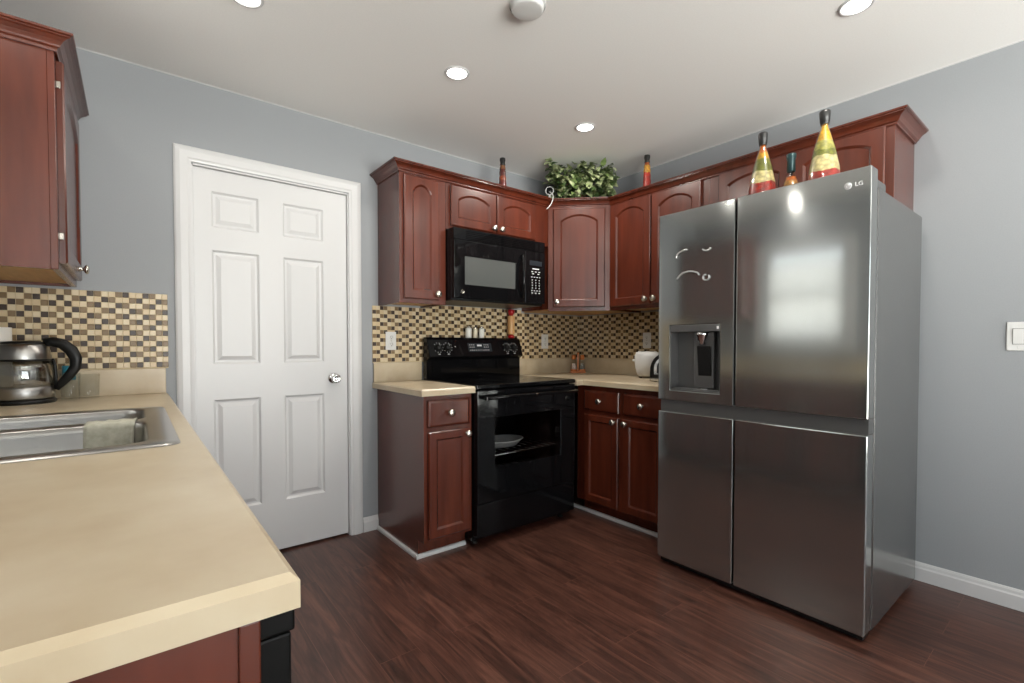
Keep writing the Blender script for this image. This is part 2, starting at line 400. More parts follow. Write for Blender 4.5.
def shade_nodes():
    N, L, b_ = nodes(shade_m); tl = N.new('ShaderNodeBsdfTranslucent'); tl.inputs[0].default_value = (.45, .45, .44, 1); mx = N.new('ShaderNodeMixShader'); mx.inputs[0].default_value = .45
    L.new(b_.outputs[0], mx.inputs[1]); L.new(tl.outputs[0], mx.inputs[2]); L.new(mx.outputs[0], N['Material Output'].inputs[0])
shade_nodes()
t = NB(); zz = [WIN[2]+.03+i*(WIN[3]-.135-WIN[2]-.03)/40 for i in range(41)]
A = [t.verts.new((XC-.021+(.006 if i % 2 else -.006), WIN[0]+.035, z)) for i, z in enumerate(zz)]; B = [t.verts.new((XC-.021+(.006 if i % 2 else -.006), WIN[1]-.035, z)) for i, z in enumerate(zz)]
for i in range(40): t.faces.new((A[i], B[i], B[i+1], A[i+1]))
b = NB(); merge(b, t); obj('shade_fabric', b, shade_m, SHD, world=True)
window('door_added_left', ADDED_SLIDE[1]-ADDED_SLIDE[0], ADDED_SLIDE[3]-ADDED_SLIDE[2], T(XC-.06, (ADDED_SLIDE[0]+ADDED_SLIDE[1])/2, ADDED_SLIDE[2]) @ RZ(90), mid=False, vert=2, sill=False)  # out of view, added to bring more daylight onto ceiling and walls
window('door_added_rear', ADDED_PATIO[1]-ADDED_PATIO[0], ADDED_PATIO[3]-ADDED_PATIO[2], T((ADDED_PATIO[0]+ADDED_PATIO[1])/2, YD-.06, ADDED_PATIO[2]) @ RZ(180), mid=False, vert=1, sill=False)  # out of view, added so daylight comes in from the rear

# ------------------------------------------------------------------ cabinet pieces (local frame: front faces -y)
def loop_pts(x0, x1, z0, z1, rise, n=12):
    P = [(x0, z0), (x1, z0), (x1, z1-rise)]
    if rise:
        for i in range(1, n):
            u = i/n; P.append((x1+(x0-x1)*u, z1-rise+rise*(1-(2*u-1)**2)**.85))
    P.append((x0, z1-rise)); return P
def door_panel(bm, x0, x1, z0, z1, yf, rise=0., rail=.05, t=.020, rec=.009, M=None):
    op = loop_pts(x0+rail, x1-rail, z0+rail, z1-rail*.85, rise); n = len(op)
    def outer(ins):
        P = [(x0+ins, z0+ins), (x1-ins, z0+ins), (x1-ins, z1-ins)]
        for (px, pz) in op[3:-1]: u = (px-op[-1][0])/(op[2][0]-op[-1][0]); P.append((x0+ins+(x1-x0-2*ins)*u, z1-ins))
        P.append((x0+ins, z1-ins)); return P
    a = .011
    inn = loop_pts(x0+rail+a, x1-rail-a, z0+rail+a, z1-rail*.85-a, rise*.94)
    rings = [(outer(0), yf), (outer(0), yf-t+.005), (outer(.005), yf-t), (op, yf-t), ([(p[0]*.65+q[0]*.35, p[1]*.65+q[1]*.35) for p, q in zip(op, inn)], yf-t+.0025), (inn, yf-t+rec)]
    tb = NB(); VR = [[tb.verts.new((p[0], y, p[1])) for p in r] for r, y in rings]
    for r0, r1 in zip(VR, VR[1:]):
        for i in range(n): tb.faces.new((r0[i], r0[(i+1) % n], r1[(i+1) % n], r1[i]))
    tb.faces.new(VR[-1]); tb.faces.new(VR[0][::-1]); bmesh.ops.recalc_face_normals(tb, faces=tb.faces[:])
    merge(bm, tb, M); return bm
def drawer_panel(bm, x0, x1, z0, z1, yf, t=.02):
    tb = NB(); VR = []
    for ins, y in ((0, yf), (0, yf-t+.009), (.004, yf-t+.005), (.013, yf-t)):
        VR.append([tb.verts.new(p) for p in ((x0+ins, y, z0+ins), (x1-ins, y, z0+ins), (x1-ins, y, z1-ins), (x0+ins, y, z1-ins))])
    for r0, r1 in zip(VR, VR[1:]):
        for i in range(4): tb.faces.new((r0[i], r0[(i+1) % 4], r1[(i+1) % 4], r1[i]))
    tb.faces.new(VR[-1]); tb.faces.new(VR[0][::-1]); bmesh.ops.recalc_face_normals(tb, faces=tb.faces[:]); merge(bm, tb); return bm
def knob(parent, x, y, z):
    b = NB(); lathe(b, [(0, 0), (.009, 0), (.008, .003), (.0055, .006), (.0055, .013), (.012, .017), (.0155, .021), (.015, .025), (.009, .029), (0, .030)], 18, T(x, y, z) @ Matrix.Rotation(R(90), 4, 'X') @ Matrix.Diagonal((1.25, 1.25, 1.08, 1)))
    return obj('knob', b, knob_m, parent)

CROWN = [(0, 0), (.007, 0), (.009, .005), (.009, .009), (.016, .013), (.018, .018), (.025, .029), (.036, .037), (.044, .040), (.044, .044), (.051, .046), (.052, .053), (0, .053)]
def sweep(bm, path, ndir, prof, z):
    """path of 2D points with per point outward offset vectors"""
    t = NB(); rings = [[t.verts.new((p[0]+n[0]*o_, p[1]+n[1]*o_, z+h)) for o_, h in prof] for p, n in zip(path, ndir)]
    m = len(prof)
    for a, c in zip(rings, rings[1:]):
        for k in range(m): t.faces.new((a[k], a[(k+1) % m], c[(k+1) % m], c[k]))
    t.faces.new(rings[0]); t.faces.new(rings[-1]); bmesh.ops.recalc_face_normals(t, faces=t.faces[:]); merge(bm, t); return bm
def crown_dirs(path, start=None, end=None):
    N_ = []
    for i in range(len(path)):
        ds = []
        if i > 0: ds.append((Vector(path[i])-Vector(path[i-1])).normalized())
        elif start: ds.append(Vector(start))
        if i < len(path)-1: ds.append((Vector(path[i+1])-Vector(path[i])).normalized())
        elif end: ds.append(Vector(end))
        ns = [Vector((d.y, -d.x)) for d in ds]
        if len(ns) == 1: N_.append(ns[0])
        else: s = ns[0]+ns[1]; N_.append(s/(1+ns[0].dot(ns[1])))
    return N_
def crown(parent, path, start=None, end=None, z=2.137):
    b = sweep(NB(), path, crown_dirs(path, start, end), CROWN, z)
    return obj('crown_moulding', b, cherry_m, parent, world=True)

UB, UT = 1.392, 2.152           # upper cabinets: bottom and top
def carcass_upper(root, w, d, h):
    b = NB(); s = .016
    bx(b, -w/2, -w/2+s, -d+.019, -.001, 0, h); bx(b, w/2-s, w/2, -d+.019, -.001, 0, h)
    bx(b, -w/2+s, w/2-s, -d+.019, -.001, h-s, h); bx(b, -w/2+s, w/2-s, -.008, -.001, .014, h-s)
    bx(b, -w/2, w/2, -d, -d+.019, 0, h, .0015, 1)
    obj('carcass', b, cherry_m, root)
    obj('bottom_panel', bx(NB(), -w/2+s, w/2-s, -d+.019, -.008, .012, .024), maple_m, root)
def upper_door(root, x0, x1, z0, z1, d, kx, rise=.045, kz=None, rail=.05):
    b = door_panel(NB(), x0, x1, z0, z1, -d-.0005, rise, rail); o = obj('cabinet_door', b, cherry_m, root)
    knob(o, kx, -d-.0205, z0+.035 if kz is None else kz); return o
# A1: single door left of the microwave
DA = .303
A1 = thing('upper_cabinet', 'tall single-door cherry wall cabinet left of the microwave, nearest the white door', 'cabinet', (-1.6475, 0, UB))
carcass_upper(A1, .305, DA, UT-UB)
upper_door(A1, -.128, .098, .025, .733, DA, .080)
crown(A1, [(-1.80, -.001), (-1.80, -DA), (-1.495, -DA)], None, (1, 0))
# A2: over the microwave
A2 = thing('upper_cabinet', 'low two-door cherry wall cabinet directly above the black microwave', 'cabinet', (-1.07, 0, 1.856))
carcass_upper(A2, .848, DA, UT-1.856)
upper_door(A2, -.396, -.052, .024, .272, DA, -.078, .038, .050)
upper_door(A2, -.044, .290, .024, .272, DA, -.018, .038, .050)
crown(A2, [(-1.4945, -DA), (-.647, -DA)], (1, 0), (.7071, -.7071))
# corner cabinet with a diagonal face
P1, P2 = Vector((-.647, -.303)), Vector((-.335, -.615)); mid = (P1+P2)/2; FW = (P2-P1).length
CC = thing('corner_cabinet', 'diagonal corner wall cabinet with one arched door, under the trailing plant', 'cabinet', (mid.x+.2*.7071, mid.y+.2*.7071, UB), -45)
b = NB(); prism(b, [(-.001, -.001), (-.6435, -.001), (-.6455, -.3025), (-.3345, -.6135), (-.001, -.6135)], UB+.014, UT)
obj('carcass', b, cherry_m, CC, world=True)
obj('bottom_panel', prism(NB(), [(-.012, -.012), (-.630, -.012), (-.632, -.293), (-.330, -.595), (-.012, -.595)], UB+.006, UB+.0135), maple_m, CC, world=True)
obj('face_frame', holed(NB(), -FW/2+.002, FW/2-.002, 0, UT-UB, [(-.165, .165, .04, .70)], -.206, -.2005), cherry_m, CC)
upper_door(CC, -.182, .182, .028, .725, .206, -.153, .045)
crown(CC, [P1, P2], (1, 0), (0, -1), 2.131)
# B1: two doors between the corner and the fridge
DB = .335
B1 = thing('upper_cabinet', 'two-door cherry wall cabinet between the corner cabinet and the refrigerator top', 'cabinet', (0, -.987, UB), -90)
carcass_upper(B1, .742, DB, UT-UB)
upper_door(B1, -.360, -.027, .025, .735, DB, -.056)
upper_door(B1, -.019, .321, .025, .735, DB, .009)
crown(B1, [P2, (-.335, -1.358)], (.7071, -.7071), (0, -1), 2.125)
# B2: over the fridge
B2 = thing('upper_cabinet', 'low two-door cherry wall cabinet behind the bottles over the refrigerator', 'cabinet', (0, -1.7915, 1.800), -90)
carcass_upper(B2, .866, DB, UT-1.800)
upper_door(B2, -.372, .010, .018, .328, DB, -.02, .035, .05)
upper_door(B2, .018, .402, .018, .328, DB, .05, .035, .05)
crown(B2, [(-.335, -1.3585), (-.335, -2.225), (-.001, -2.225)], (0, -1), None, 2.125)
# C: left of the picture
DC = .317
C1 = thing('upper_cabinet', 'cherry wall cabinet at the left edge above the kettle, seen from its side', 'cabinet', (XC, -.335, 1.40), 90)
carcass_upper(C1, .64, DC, .73)
od = upper_door(C1, -.285, .285, .025, .700, DC, .135, .05, rail=.06)
for z in (.115, .62): obj('hinge', bx(NB(), -.296, -.286, -DC-.012, -DC+.001, z-.012, z+.012, .003), knob_m, od)
b = sweep(NB(), [(XC+.001, -.655), (-3.183, -.655), (-3.183, -.016)], [Vector((0, -1)), Vector((1, -1)), Vector((1, 0))], CROWN, 2.113)
obj('crown_moulding', b, cherry_m, C1, world=True)

# base cabinets
CT = .9186; CB = CT-.038
def carcass_base(root, w, d, h, toe=.07, th=.10, right_side=True):
    b = NB(); s = .018
    side = [(-.001, 0), (-d+toe, 0), (-d+toe, th), (-d+.0005, th), (-d+.0005, h), (-.001, h)]
    for x in (-w/2, w/2-s):
        t = NB(); A = [t.verts.new((x, y, z)) for y, z in side]; B = [t.verts.new((x+s, y, z)) for y, z in side]
        for i in range(6): j = (i+1) % 6; t.faces.new((A[i], A[j], B[j], B[i]))
        t.faces.new(A); t.faces.new(B); bmesh.ops.recalc_face_normals(t, faces=t.faces[:]); merge(b, t)
    bx(b, -w/2+s, w/2-s, -d, -d+.019, th, h); bx(b, -w/2+s, w/2-s, -d+toe+.002, -d+toe+.014, 0, th)
    bx(b, -w/2+s, w/2-s, -d+.019, -.001, th, th+.016); bx(b, -w/2+s, w/2-s, -.010, -.001, th+.016, h)
    obj('carcass', b, cherry_m, root)
def base_door(root, x0, x1, z0, z1, d, kx, kz):
    o = obj('cabinet_door', door_panel(NB(), x0, x1, z0, z1, -d-.0005, 0, .046), cherry_m, root); knob(o, kx, -d-.0205, kz); return o
def base_drawer(root, x0, x1, z0, z1, d):
    o = obj('drawer', drawer_panel(NB(), x0, x1, z0, z1, -d-.0005), cherry_m, root); knob(o, (x0+x1)/2, -d-.0205, (z0+z1)/2); return o
BA = thing('base_cabinet', 'narrow cherry base cabinet with one drawer and one door, left of the range', 'cabinet', (-1.6605, 0, 0))
carcass_base(BA, .299, .605, CB)
base_drawer(BA, -.132, .128, .712, .856, .605)
base_door(BA, -.130, .130, .118, .688, .605, .108, .660)
BB = thing('base_cabinet', 'cherry base cabinet with two drawers and two doors between range and refrigerator', 'cabinet', (0, -.965, 0), -90)
carcass_base(BB, .78, .620, CB)
base_drawer(BB, -.320, -.030, .716, .850, .620)
base_drawer(BB, .002, .300, .716, .850, .620)
base_door(BB, -.318, -.032, .110, .690, .620, -.060, .662)
base_door(BB, .004, .300, .110, .690, .620, .030, .662)
# sink base along the left wall
BC = thing('sink_base_cabinet', 'cherry base cabinet carrying the sink under the beige counter', 'cabinet', (XC, -.86, 0), 90)
def open_carcass(root, w, d, h):
    b = NB(); s = .018
    bx(b, -w/2, -w/2+s, -d, -.001, .1, h); bx(b, w/2-s, w/2, -d, -.001, .1, h); bx(b, -w/2+s, w/2-s, -d, -d+.019, .1, h)
    bx(b, -w/2+s, w/2-s, -d+.019, -.001, .1, .116); bx(b, -w/2, w/2, -d+.07, -d+.085, 0, .1)
    obj('carcass', b, cherry_m, root)
open_carcass(BC, 1.70, .600, CB)
for i in range(4):
    x0 = -.83+i*.416
    base_door(BC, x0, x0+.40, .118, .688, .600, x0+(.37 if i % 2 == 0 else .03), .66)
    obj('drawer', drawer_panel(NB(), x0, x0+.40, .712, .856, -.6005), cherry_m, BC)
EP = tag(obj('end_panel', NB(), cherry_m), 'cherry end panel closing the counter run under the near counter end', 'panel')
b = NB(); bx(b, XC+.001, -2.915, -2.314, -2.298, 0, CB-.001); bx(b, -2.9155, -2.896, -2.318, -2.294, 0, CB-.001, .002)
b.to_mesh(EP.data); b.free()

# worktops
def chamfer_top(bm, pts, z0, z1, edges, c=.008):
    """prism with chamfer on the given outline edges (indices) and plain elsewhere"""
    n = len(pts); V = [Vector(p) for p in pts]; ins = []
    def inset(i):
        e0, e1 = (i-1) % n, i
        def line(e):
            p, q = V[e], V[(e+1) % n]; d = (q-p).normalized(); nn = Vector((-d.y, d.x)); o_ = c if e in edges else 0
            return p+nn*o_, d
        p0, d0 = line(e0); p1, d1 = line(e1); cr = d0.x*d1.y-d0.y*d1.x
        if abs(cr) < 1e-6: return p1
        w = p1-p0; tt = (w.x*d1.y-w.y*d1.x)/cr; return p0+d0*tt
    ins = [inset(i) for i in range(n)]
    t = NB(); r0 = [t.verts.new((p.x, p.y, z0)) for p in V]; r1 = [t.verts.new((p.x, p.y, z1-c)) for p in V]; r2 = [t.verts.new((p.x, p.y, z1)) for p in ins]
    return t, r0, r1, r2
def worktop(name, label, pts, edges, loc, hole=None, thick=.036):
    root = thing(name, label, 'worktop', loc)
    t, r0, r1, r2 = chamfer_top(None, pts, CT-thick, CT, edges); n = len(pts)
    for i in range(n):
        j = (i+1) % n; t.faces.new((r0[i], r0[j], r1[j], r1[i])); t.faces.new((r1[i], r1[j], r2[j], r2[i]))
    if hole is None: t.faces.new(r2); t.faces.new(r0[::-1])
    else:
        hx0, hx1, hy0, hy1 = hole; hp = [(hx0, hy0), (hx1, hy0), (hx1, hy1), (hx0, hy1)]      # counter-clockwise, as pts
        a = [t.verts.new((*p, CT)) for p in hp]; c_ = [t.verts.new((*p, CT-thick)) for p in hp]
        for i in range(4):
            j = (i+1) % 4
            t.faces.new((r2[i], r2[j], a[j], a[i])); t.faces.new((r0[j], r0[i], c_[i], c_[j])); t.faces.new((a[i], a[j], c_[j], c_[i]))
    bmesh.ops.remove_doubles(t, verts=t.verts[:], dist=1e-5); bmesh.ops.recalc_face_normals(t, faces=t.faces[:])
    b = NB(); merge(b, t); obj('counter_slab', b, lam_m, root, world=True); return root
def upstand(root, boxes):
    b = NB()
    for q in boxes: bx(b, *q, CT+.0002, 1.037, .002)
    obj('upstand', b, lam_m, root, world=True)
WA = worktop('worktop', 'small beige worktop on the narrow base cabinet left of the range', [(-1.842, -.001), (-1.842, -.647), (-1.511, -.647), (-1.511, -.001)], (0, 1), (-1.676, -.32, CB))
upstand(WA, [(-1.838, -1.511, -.021, -.008)])
WB = worktop('worktop', 'beige corner worktop right of the range, carrying the shakers and toasters', [(-.719, -.001), (-.719, -.662), (-.662, -.662), (-.662, -1.356), (-.001, -1.356), (-.001, -.001)], (1, 2), (-.35, -.6, CB))
upstand(WB, [(-.717, -.021, -.021, -.008), (-.021, -.008, -1.356, -.008)])
SINK = (-3.440, -2.925, -1.485, -.680)
WCt = worktop('worktop', 'long beige worktop with the steel sink, running along the left', [(XC+.001, -2.325), (-2.861, -2.325), (-2.864, -.001), (XC+.001, -.001)], (0, 1), (-3.18, -1.17, CB), (SINK[0], SINK[1], SINK[2], SINK[3]))
upstand(WCt, [(XC+.021, -2.873, -.021, -.008), (XC+.001, XC+.021, -2.325, -.0085)])

# ------------------------------------------------------------------ mosaic tiles
tile_ms = [mat('grout', srgb(186, 168, 136), .7), mat('tile_dark', srgb(46, 29, 16), .3, spec=.35), mat('tile_olive', srgb(112, 90, 60), .3, spec=.35), mat('tile_tan', srgb(194, 173, 137), .3), mat('tile_cream', srgb(203, 187, 156), .3)]
def tiles(name, label, length, height, M, seed, flip=0, extra=None):
    rnd = random.Random(seed); b = NB(); pw, ph, g, th = .02445, .0249, .0016, .0055
    groups = []; c = 0
    while c*pw < length:
        w = 1 if rnd.random() < .12 else 2
        groups.append((c, w)); c += w
    vs, fs, mi = [], [], []
    def box(x0, x1, z0, z1, y0, y1, m, back=True):
        k = len(vs); e = .0012 if m else 0
        vs.extend([(x0, y0, z0), (x1, y0, z0), (x1, y0, z1), (x0, y0, z1), (x0+e, y1, z0+e), (x1-e, y1, z0+e), (x1-e, y1, z1-e), (x0+e, y1, z1-e)])
        for q in ((4, 5, 6, 7), (0, 1, 5, 4), (1, 2, 6, 5), (2, 3, 7, 6), (3, 0, 4, 7)): fs.append([k+i for i in q]); mi.append(m)
        if back: fs.append([k+i for i in (3, 2, 1, 0)]); mi.append(m)
    box(0, length, 0, height, -.0003, -.0040, 0)
    nr = int(height/ph+.3)
    if extra: box(extra[0], extra[1], height+.0001, height+ph, -.0003, -.0040, 0)
    for r in range(-1 if extra else 0, nr):
        z1 = height-r*ph-g/2; z0 = max(z1-ph+g, .001)
        for gi, (c0, w) in enumerate(groups):
            on = (gi+r+flip) % 2 == 0; first = (r//2+gi//2) % 2 == 0
            for k in range(w):
                x0 = (c0+k)*pw+g/2; x1 = x0+pw-g
                if x1 > length+.003: continue
                x1 = min(x1, length)
                if r < 0 and not (extra[0] <= x0 and x1 <= extra[1]): continue
                if on: m = 1 if ((k == 0) == first) else 2
                else: m = 3 if rnd.random() < .6 else 4
                if on and w == 1: m = 1 if rnd.random() < .6 else 2
                box(x0, x1, z0, z1, -.0041, -th, m, False)
    me = bpy.data.meshes.new(name); me.from_pydata(vs, [], fs)
    for p, m in zip(me.polygons, mi): p.material_index = m
    me.transform(M)
    for m in tile_ms: me.materials.append(m)
    o = bpy.data.objects.new(name, me); COL.objects.link(o); return tag(o, label, 'backsplash')
TZ, TH = 1.037, 1.391-1.037
tiles('tile_backsplash', 'brown and cream mosaic backsplash behind the kettle at the left', 3.495-2.862, TH, T(XC+.005, -.0008, TZ), 3)
tiles('tile_backsplash', 'brown and cream mosaic backsplash on the wall behind the range', 1.838, TH, T(-1.84, -.0008, TZ), 5, 1, (.352, 1.190))
tiles('tile_backsplash', 'brown and cream mosaic backsplash on the side wall behind the toasters', 1.35, TH, T(-.0008, -.0072, TZ) @ RZ(-90), 9)

# ------------------------------------------------------------------ outlets and switch
def outlet_parts(root):
    b = NB(); bx(b, -.035, .035, -.0055, 0, -.057, .057, .002); obj('wall_plate', b, plastic_m, root)
    for z in (.022, -.022):
        s = NB(); lathe(s, [(0, 0), (.0155, 0), (.0155, .002), (.0145, .003), (0, .003)], 20, T(0, -.0055, z) @ Matrix.Rotation(R(90), 4, 'X')); so = obj('socket', s, plastic_m, root)
        h = NB()
        for x in (-.0055, .0055): bx(h, x-.0011, x+.0011, -.0090, -.0085, z-.002, z+.007)
        bx(h, -.0025, .0025, -.0090, -.0085, z-.011, z-.006, .0004); obj('slots', h, dark_slot_m, so)
    s = NB(); lathe(s, [(0, 0), (.003, 0), (.0025, .0012), (0, .0014)], 10, T(0, -.0055, 0) @ Matrix.Rotation(R(90), 4, 'X')); obj('screw', s, knob_m, root)
O1 = thing('outlet', 'white duplex outlet on the mosaic tiles left of the range', 'outlet', (-1.722, -.0068, 1.174), 0, 'duplex outlets on the mosaic tiles'); outlet_parts(O1)
dup(O1, (-.408, -.0068, 1.176), 'white duplex outlet on the mosaic tiles right of the range')
dup(O1, (-.0068, -.695, 1.182), 'white duplex outlet above the toasters beside the refrigerator', -90)
SW = thing('light_switch', 'white two-rocker light switch on the grey wall right of the refrigerator', 'light switch', (-.0002, -2.611, 1.186), -90)
obj('wall_plate', bx(NB(), -.059, .059, -.006, 0, -.062, .062, .0025), plastic_m, SW)
for x in (-.023, .023):
    b = NB(); t = NB(); pr = [(-.0062, -.034), (-.0062, .034), (-.0078, .034), (-.0095, -.034)]
    obj('rocker_gap', bx(NB(), x-.0178, x+.0178, -.0065, -.006, -.0345, .0345), dark_slot_m, SW)
    bx(b, x-.0165, x+.0165, -.0105, -.0066, -.033, .033, .001, M=T(x, -.008, 0) @ Matrix.Rotation(R(2.2), 4, 'X') @ T(-x, .008, 0)); obj('rocker', b, plastic_m, SW)
    t.free()
for x in (-.023, .023):
    for z in (-.048, .048): obj('screw', lathe(NB(), [(0, 0), (.0028, 0), (.0022, .001), (0, .0012)], 10, T(x, -.006, z) @ Matrix.Rotation(R(90), 4, 'X')), plastic_m, SW)

# ------------------------------------------------------------------ refrigerator
FX, FZ = -.838, 1.818
FR = thing('refrigerator', 'dark stainless four-door refrigerator with a water dispenser, on the right', 'refrigerator', (-.42, -1.815, 0))
CX0, CX1, FY0, FY1 = FX+.092, -.075, -1.361, -2.273
b = NB(); bx(b, CX0, CX1, FY1, FY0, .028, 1.752, .004)
obj('case', b, case_m, FR, world=True)
b = NB(); bx(b, CX0+.001, FX+.02, FY1+.01, FY0-.01, .012, .036); bx(b, CX0, CX0-.014, FY1+.004, FY0-.004, .036, 1.745)
obj('gasket', b, blackp_m, FR, world=True)
def fdoor(name, y0, y1, z0, z1, holes=None):
    b = NB()
    if holes: holed(b, -y0, -y1, z0, z1, holes, 0, .075, M=T(FX, 0, 0) @ Matrix(((0, 1, 0, 0), (-1, 0, 0, 0), (0, 0, 1, 0), (0, 0, 0, 1))), bev=.0035)
    else: bx(b, FX, FX+.075, y1, y0, z0, z1, .005, 3)
    bmesh.ops.recalc_face_normals(b, faces=b.faces[:])
    return obj(name, b, steel_m, FR, world=True)
YM = -1.764
DY0, DY1, DZ0, DZ1 = -1.428, -1.694, .918, 1.248      # dispenser opening
ld = fdoor('upper_left_door', FY0, YM+.004, .866, FZ, [(-DY0, -DY1, DZ0, DZ1)])
rd = fdoor('upper_right_door', YM-.004, FY1, .866, FZ)
lld = fdoor('lower_left_door', FY0, YM+.004, .036, .806)
lrd = fdoor('lower_right_door', YM-.004, FY1, .036, .806)
b = NB(); bx(b, FX+.022, CX0-.01, FY1+.003, FY0-.003, .8065, .8655); obj('handle_recess', b, disp_m, FR, world=True)
# dispenser
b = NB(); cy = (DY0+DY1)/2
bx(b, FX+.0745, FX+.0785, DY1, DY0, DZ0, DZ1)                                 # back
bx(b, FX+.0035, FX+.0745, DY0-.003, DY0-.0005, DZ0, DZ1); bx(b, FX+.0035, FX+.0745, DY1+.0005, DY1+.003, DZ0, DZ1)
bx(b, FX+.0035, FX+.0745, DY1+.003, DY0-.003, DZ0+.0005, DZ0+.006)
dp = obj('dispenser_recess', b, disp_m, FR, world=True)
obj('control_strip', bx(NB(), FX+.001, FX+.0745, DY1+.0005, DY0-.0005, DZ1-.034, DZ1-.0005, .002), disp_m, dp, world=True)
b = NB(); bx(b, FX+.045, FX+.0744, -1.640, -1.535, .935, 1.213, .006); obj('dispenser_column', b, disp_m, dp, world=True)
b = NB(); lathe(b, [(0, 1.213), (.034, 1.213), (.034, 1.196), (.029, 1.190), (.029, 1.176), (.022, 1.170), (.018, 1.152), (.012, 1.150), (0, 1.152)], 24, T(FX+.038, -1.585, 0)); obj('nozzle', b, chrome_m, dp, world=True)
b = NB(); bx(b, FX+.036, FX+.0445, -1.630, -1.560, .995, 1.145, .004, M=T(FX+.04, 0, 1.07) @ Matrix.Rotation(R(-6), 4, 'Y') @ T(-FX-.04, 0, -1.07)); obj('paddle', b, blackp_m, dp, world=True)
b = NB(); bx(b, FX+.012, FX+.072, DY1+.01, DY0-.01, DZ0+.0065, DZ0+.012, .002); obj('drip_tray', b, grey_m, dp, world=True)
b = NB(); lathe(b, [(0, 0), (.028, 0), (.028, .002), (.0, .003)], 24, T(FX+.045, -1.585, DZ0+.012) @ Matrix.Diagonal((.5, 1, 1, 1))); obj('drip_grate', b, chrome_m, dp, world=True)
b = NB(); bx(b, FX+.0002, FX+.0011, -1.688, -1.678, DZ1-.024, DZ1-.010); obj('indicator', b, mark_m, dp, world=True)
# hinge covers and feet
for y in (FY0-.04, FY1+.04):
    b = NB(); bx(b, CX0-.040, CX0+.105, y-.036, y+.036, 1.7525, 1.786, .006); obj('hinge_cover', b, case_m, FR, world=True)
for x in (CX0+.06, CX1-.06):
    for y in (FY0-.06, FY1+.06):
        b = NB(); lathe(b, [(0, 0), (.022, 0), (.022, .012), (.012, .016), (.012, .0275), (0, .0275)], 14, T(x, y, 0)); obj('foot', b, blackp_m, FR, world=True)
# round badge and letters on the upper right door
Mw = T(FX-.0008, -2.198, 1.758) @ RZ(-90) @ FRONT
b = NB(); lathe(b, [(0, -.0005), (.0125, -.0005), (.0125, .0005), (0, .0005)], 28, Mw)
obj('badge', b, mark_m, rd, world=True)
b = NB(); Mb = T(FX-.0018, -2.198, 1.758) @ RZ(-90) @ FRONT
bx(b, -.0012, .0004, -.0045, .0055, 0, .0006, M=Mb); bx(b, -.0012, .0045, -.0055, -.0040, 0, .0006, M=Mb)
tube(b, [(.0092*math.cos(R(a)), .0092*math.sin(R(a)), .0003) for a in range(60, 365, 15)], .0008, 5, Mb); bx(b, .0045, .0098, -.0008, .0008, 0, .0006, M=Mb)
lathe(b, [(0, 0), (.0014, 0), (.0014, .0006), (0, .0006)], 10, Mb @ T(-.0050, .0035, 0))
obj('badge_lines', b, grey_m, rd, world=True)
b = NB(); text_bm(b, 'LG', .022, T(FX-.0008, -2.2335, 1.758) @ RZ(-90) @ FRONT, .0005, bold=.0)
obj('logo_letters', b, mark_m, rd, world=True)
# small clear curved stick-on magnets on the left door
mag_m = mat('pale_acrylic', (.5, .5, .49), .12, .5)
def magnet(pts, lab, g='small curved magnets on the refrigerator'):
    P = [(FX-.0042, y, z) for y, z in pts]
    n = 3; Q = []
    for a, c in zip(P, P[1:]):
        for k in range(n): Q.append(tuple(a[i]+(c[i]-a[i])*k/n for i in range(3)))
    Q.append(P[-1])
    o = obj('fridge_magnet', tube(NB(), Q, .0042, 8), mag_m); tag(o, lab, 'magnet', g)
magnet([(-1.463, 1.585), (-1.467, 1.600), (-1.480, 1.612), (-1.500, 1.618), (-1.520, 1.622)], 'pale curved magnet on the left refrigerator door, upper left of the four')
magnet([(-1.605, 1.610), (-1.612, 1.603), (-1.625, 1.600), (-1.638, 1.603), (-1.646, 1.611)], 'pale smile-shaped magnet on the left refrigerator door, upper right of the four')
magnet([(-1.468, 1.480), (-1.480, 1.494), (-1.500, 1.507), (-1.530, 1.512), (-1.560, 1.508), (-1.580, 1.500), (-1.588, 1.488)], 'wide pale arch magnet on the left refrigerator door, lower left of the four')
magnet([(-1.612+.0+.016*math.cos(R(a))-.012, 1.473+.014*math.sin(R(a))) for a in range(140, 470, 30)], 'pale ring magnet on the left refrigerator door, lower right of the four')

# ------------------------------------------------------------------ range
RX0, RX1 = -1.5055, -.7255; RW = RX1-RX0; rcx = (RX0+RX1)/2
RG = thing('range', 'black glass-top electric range with a tall control panel between the counters', 'stove', (rcx, 0, 0))
h = RW/2
b = NB()
bx(b, -h, -h+.02, -.60, -.03, .035, .900); bx(b, h-.02, h, -.60, -.03, .035, .900); bx(b, -h+.02, h-.02, -.05, -.03, .035, .9); bx(b, -h+.02, h-.02, -.60, -.05, .035, .06)
bx(b, -h+.02, h-.02, -.60, -.05, .25, .262); bx(b, -h+.02, h-.02, -.60, -.05, .80, .812)
obj('body', b, black_m, RG)
obj('cooktop', bx(NB(), -h-.001, h+.001, -.655, -.080, .9005, .924, .005, 3), black_m, RG)
bp_m = mat('burner_print', (.018, .018, .018), .15, spec=.3)
for x, y, r_ in ((-.19, -.49, .115), (.19, -.49, .09), (-.19, -.22, .09), (.19, -.22, .115)):
    obj('burner_ring', lathe(NB(), [(r_-.003, .9241), (r_-.003, .9244), (r_, .9244), (r_, .9241)], 40, T(x, y, 0)), bp_m, RG)
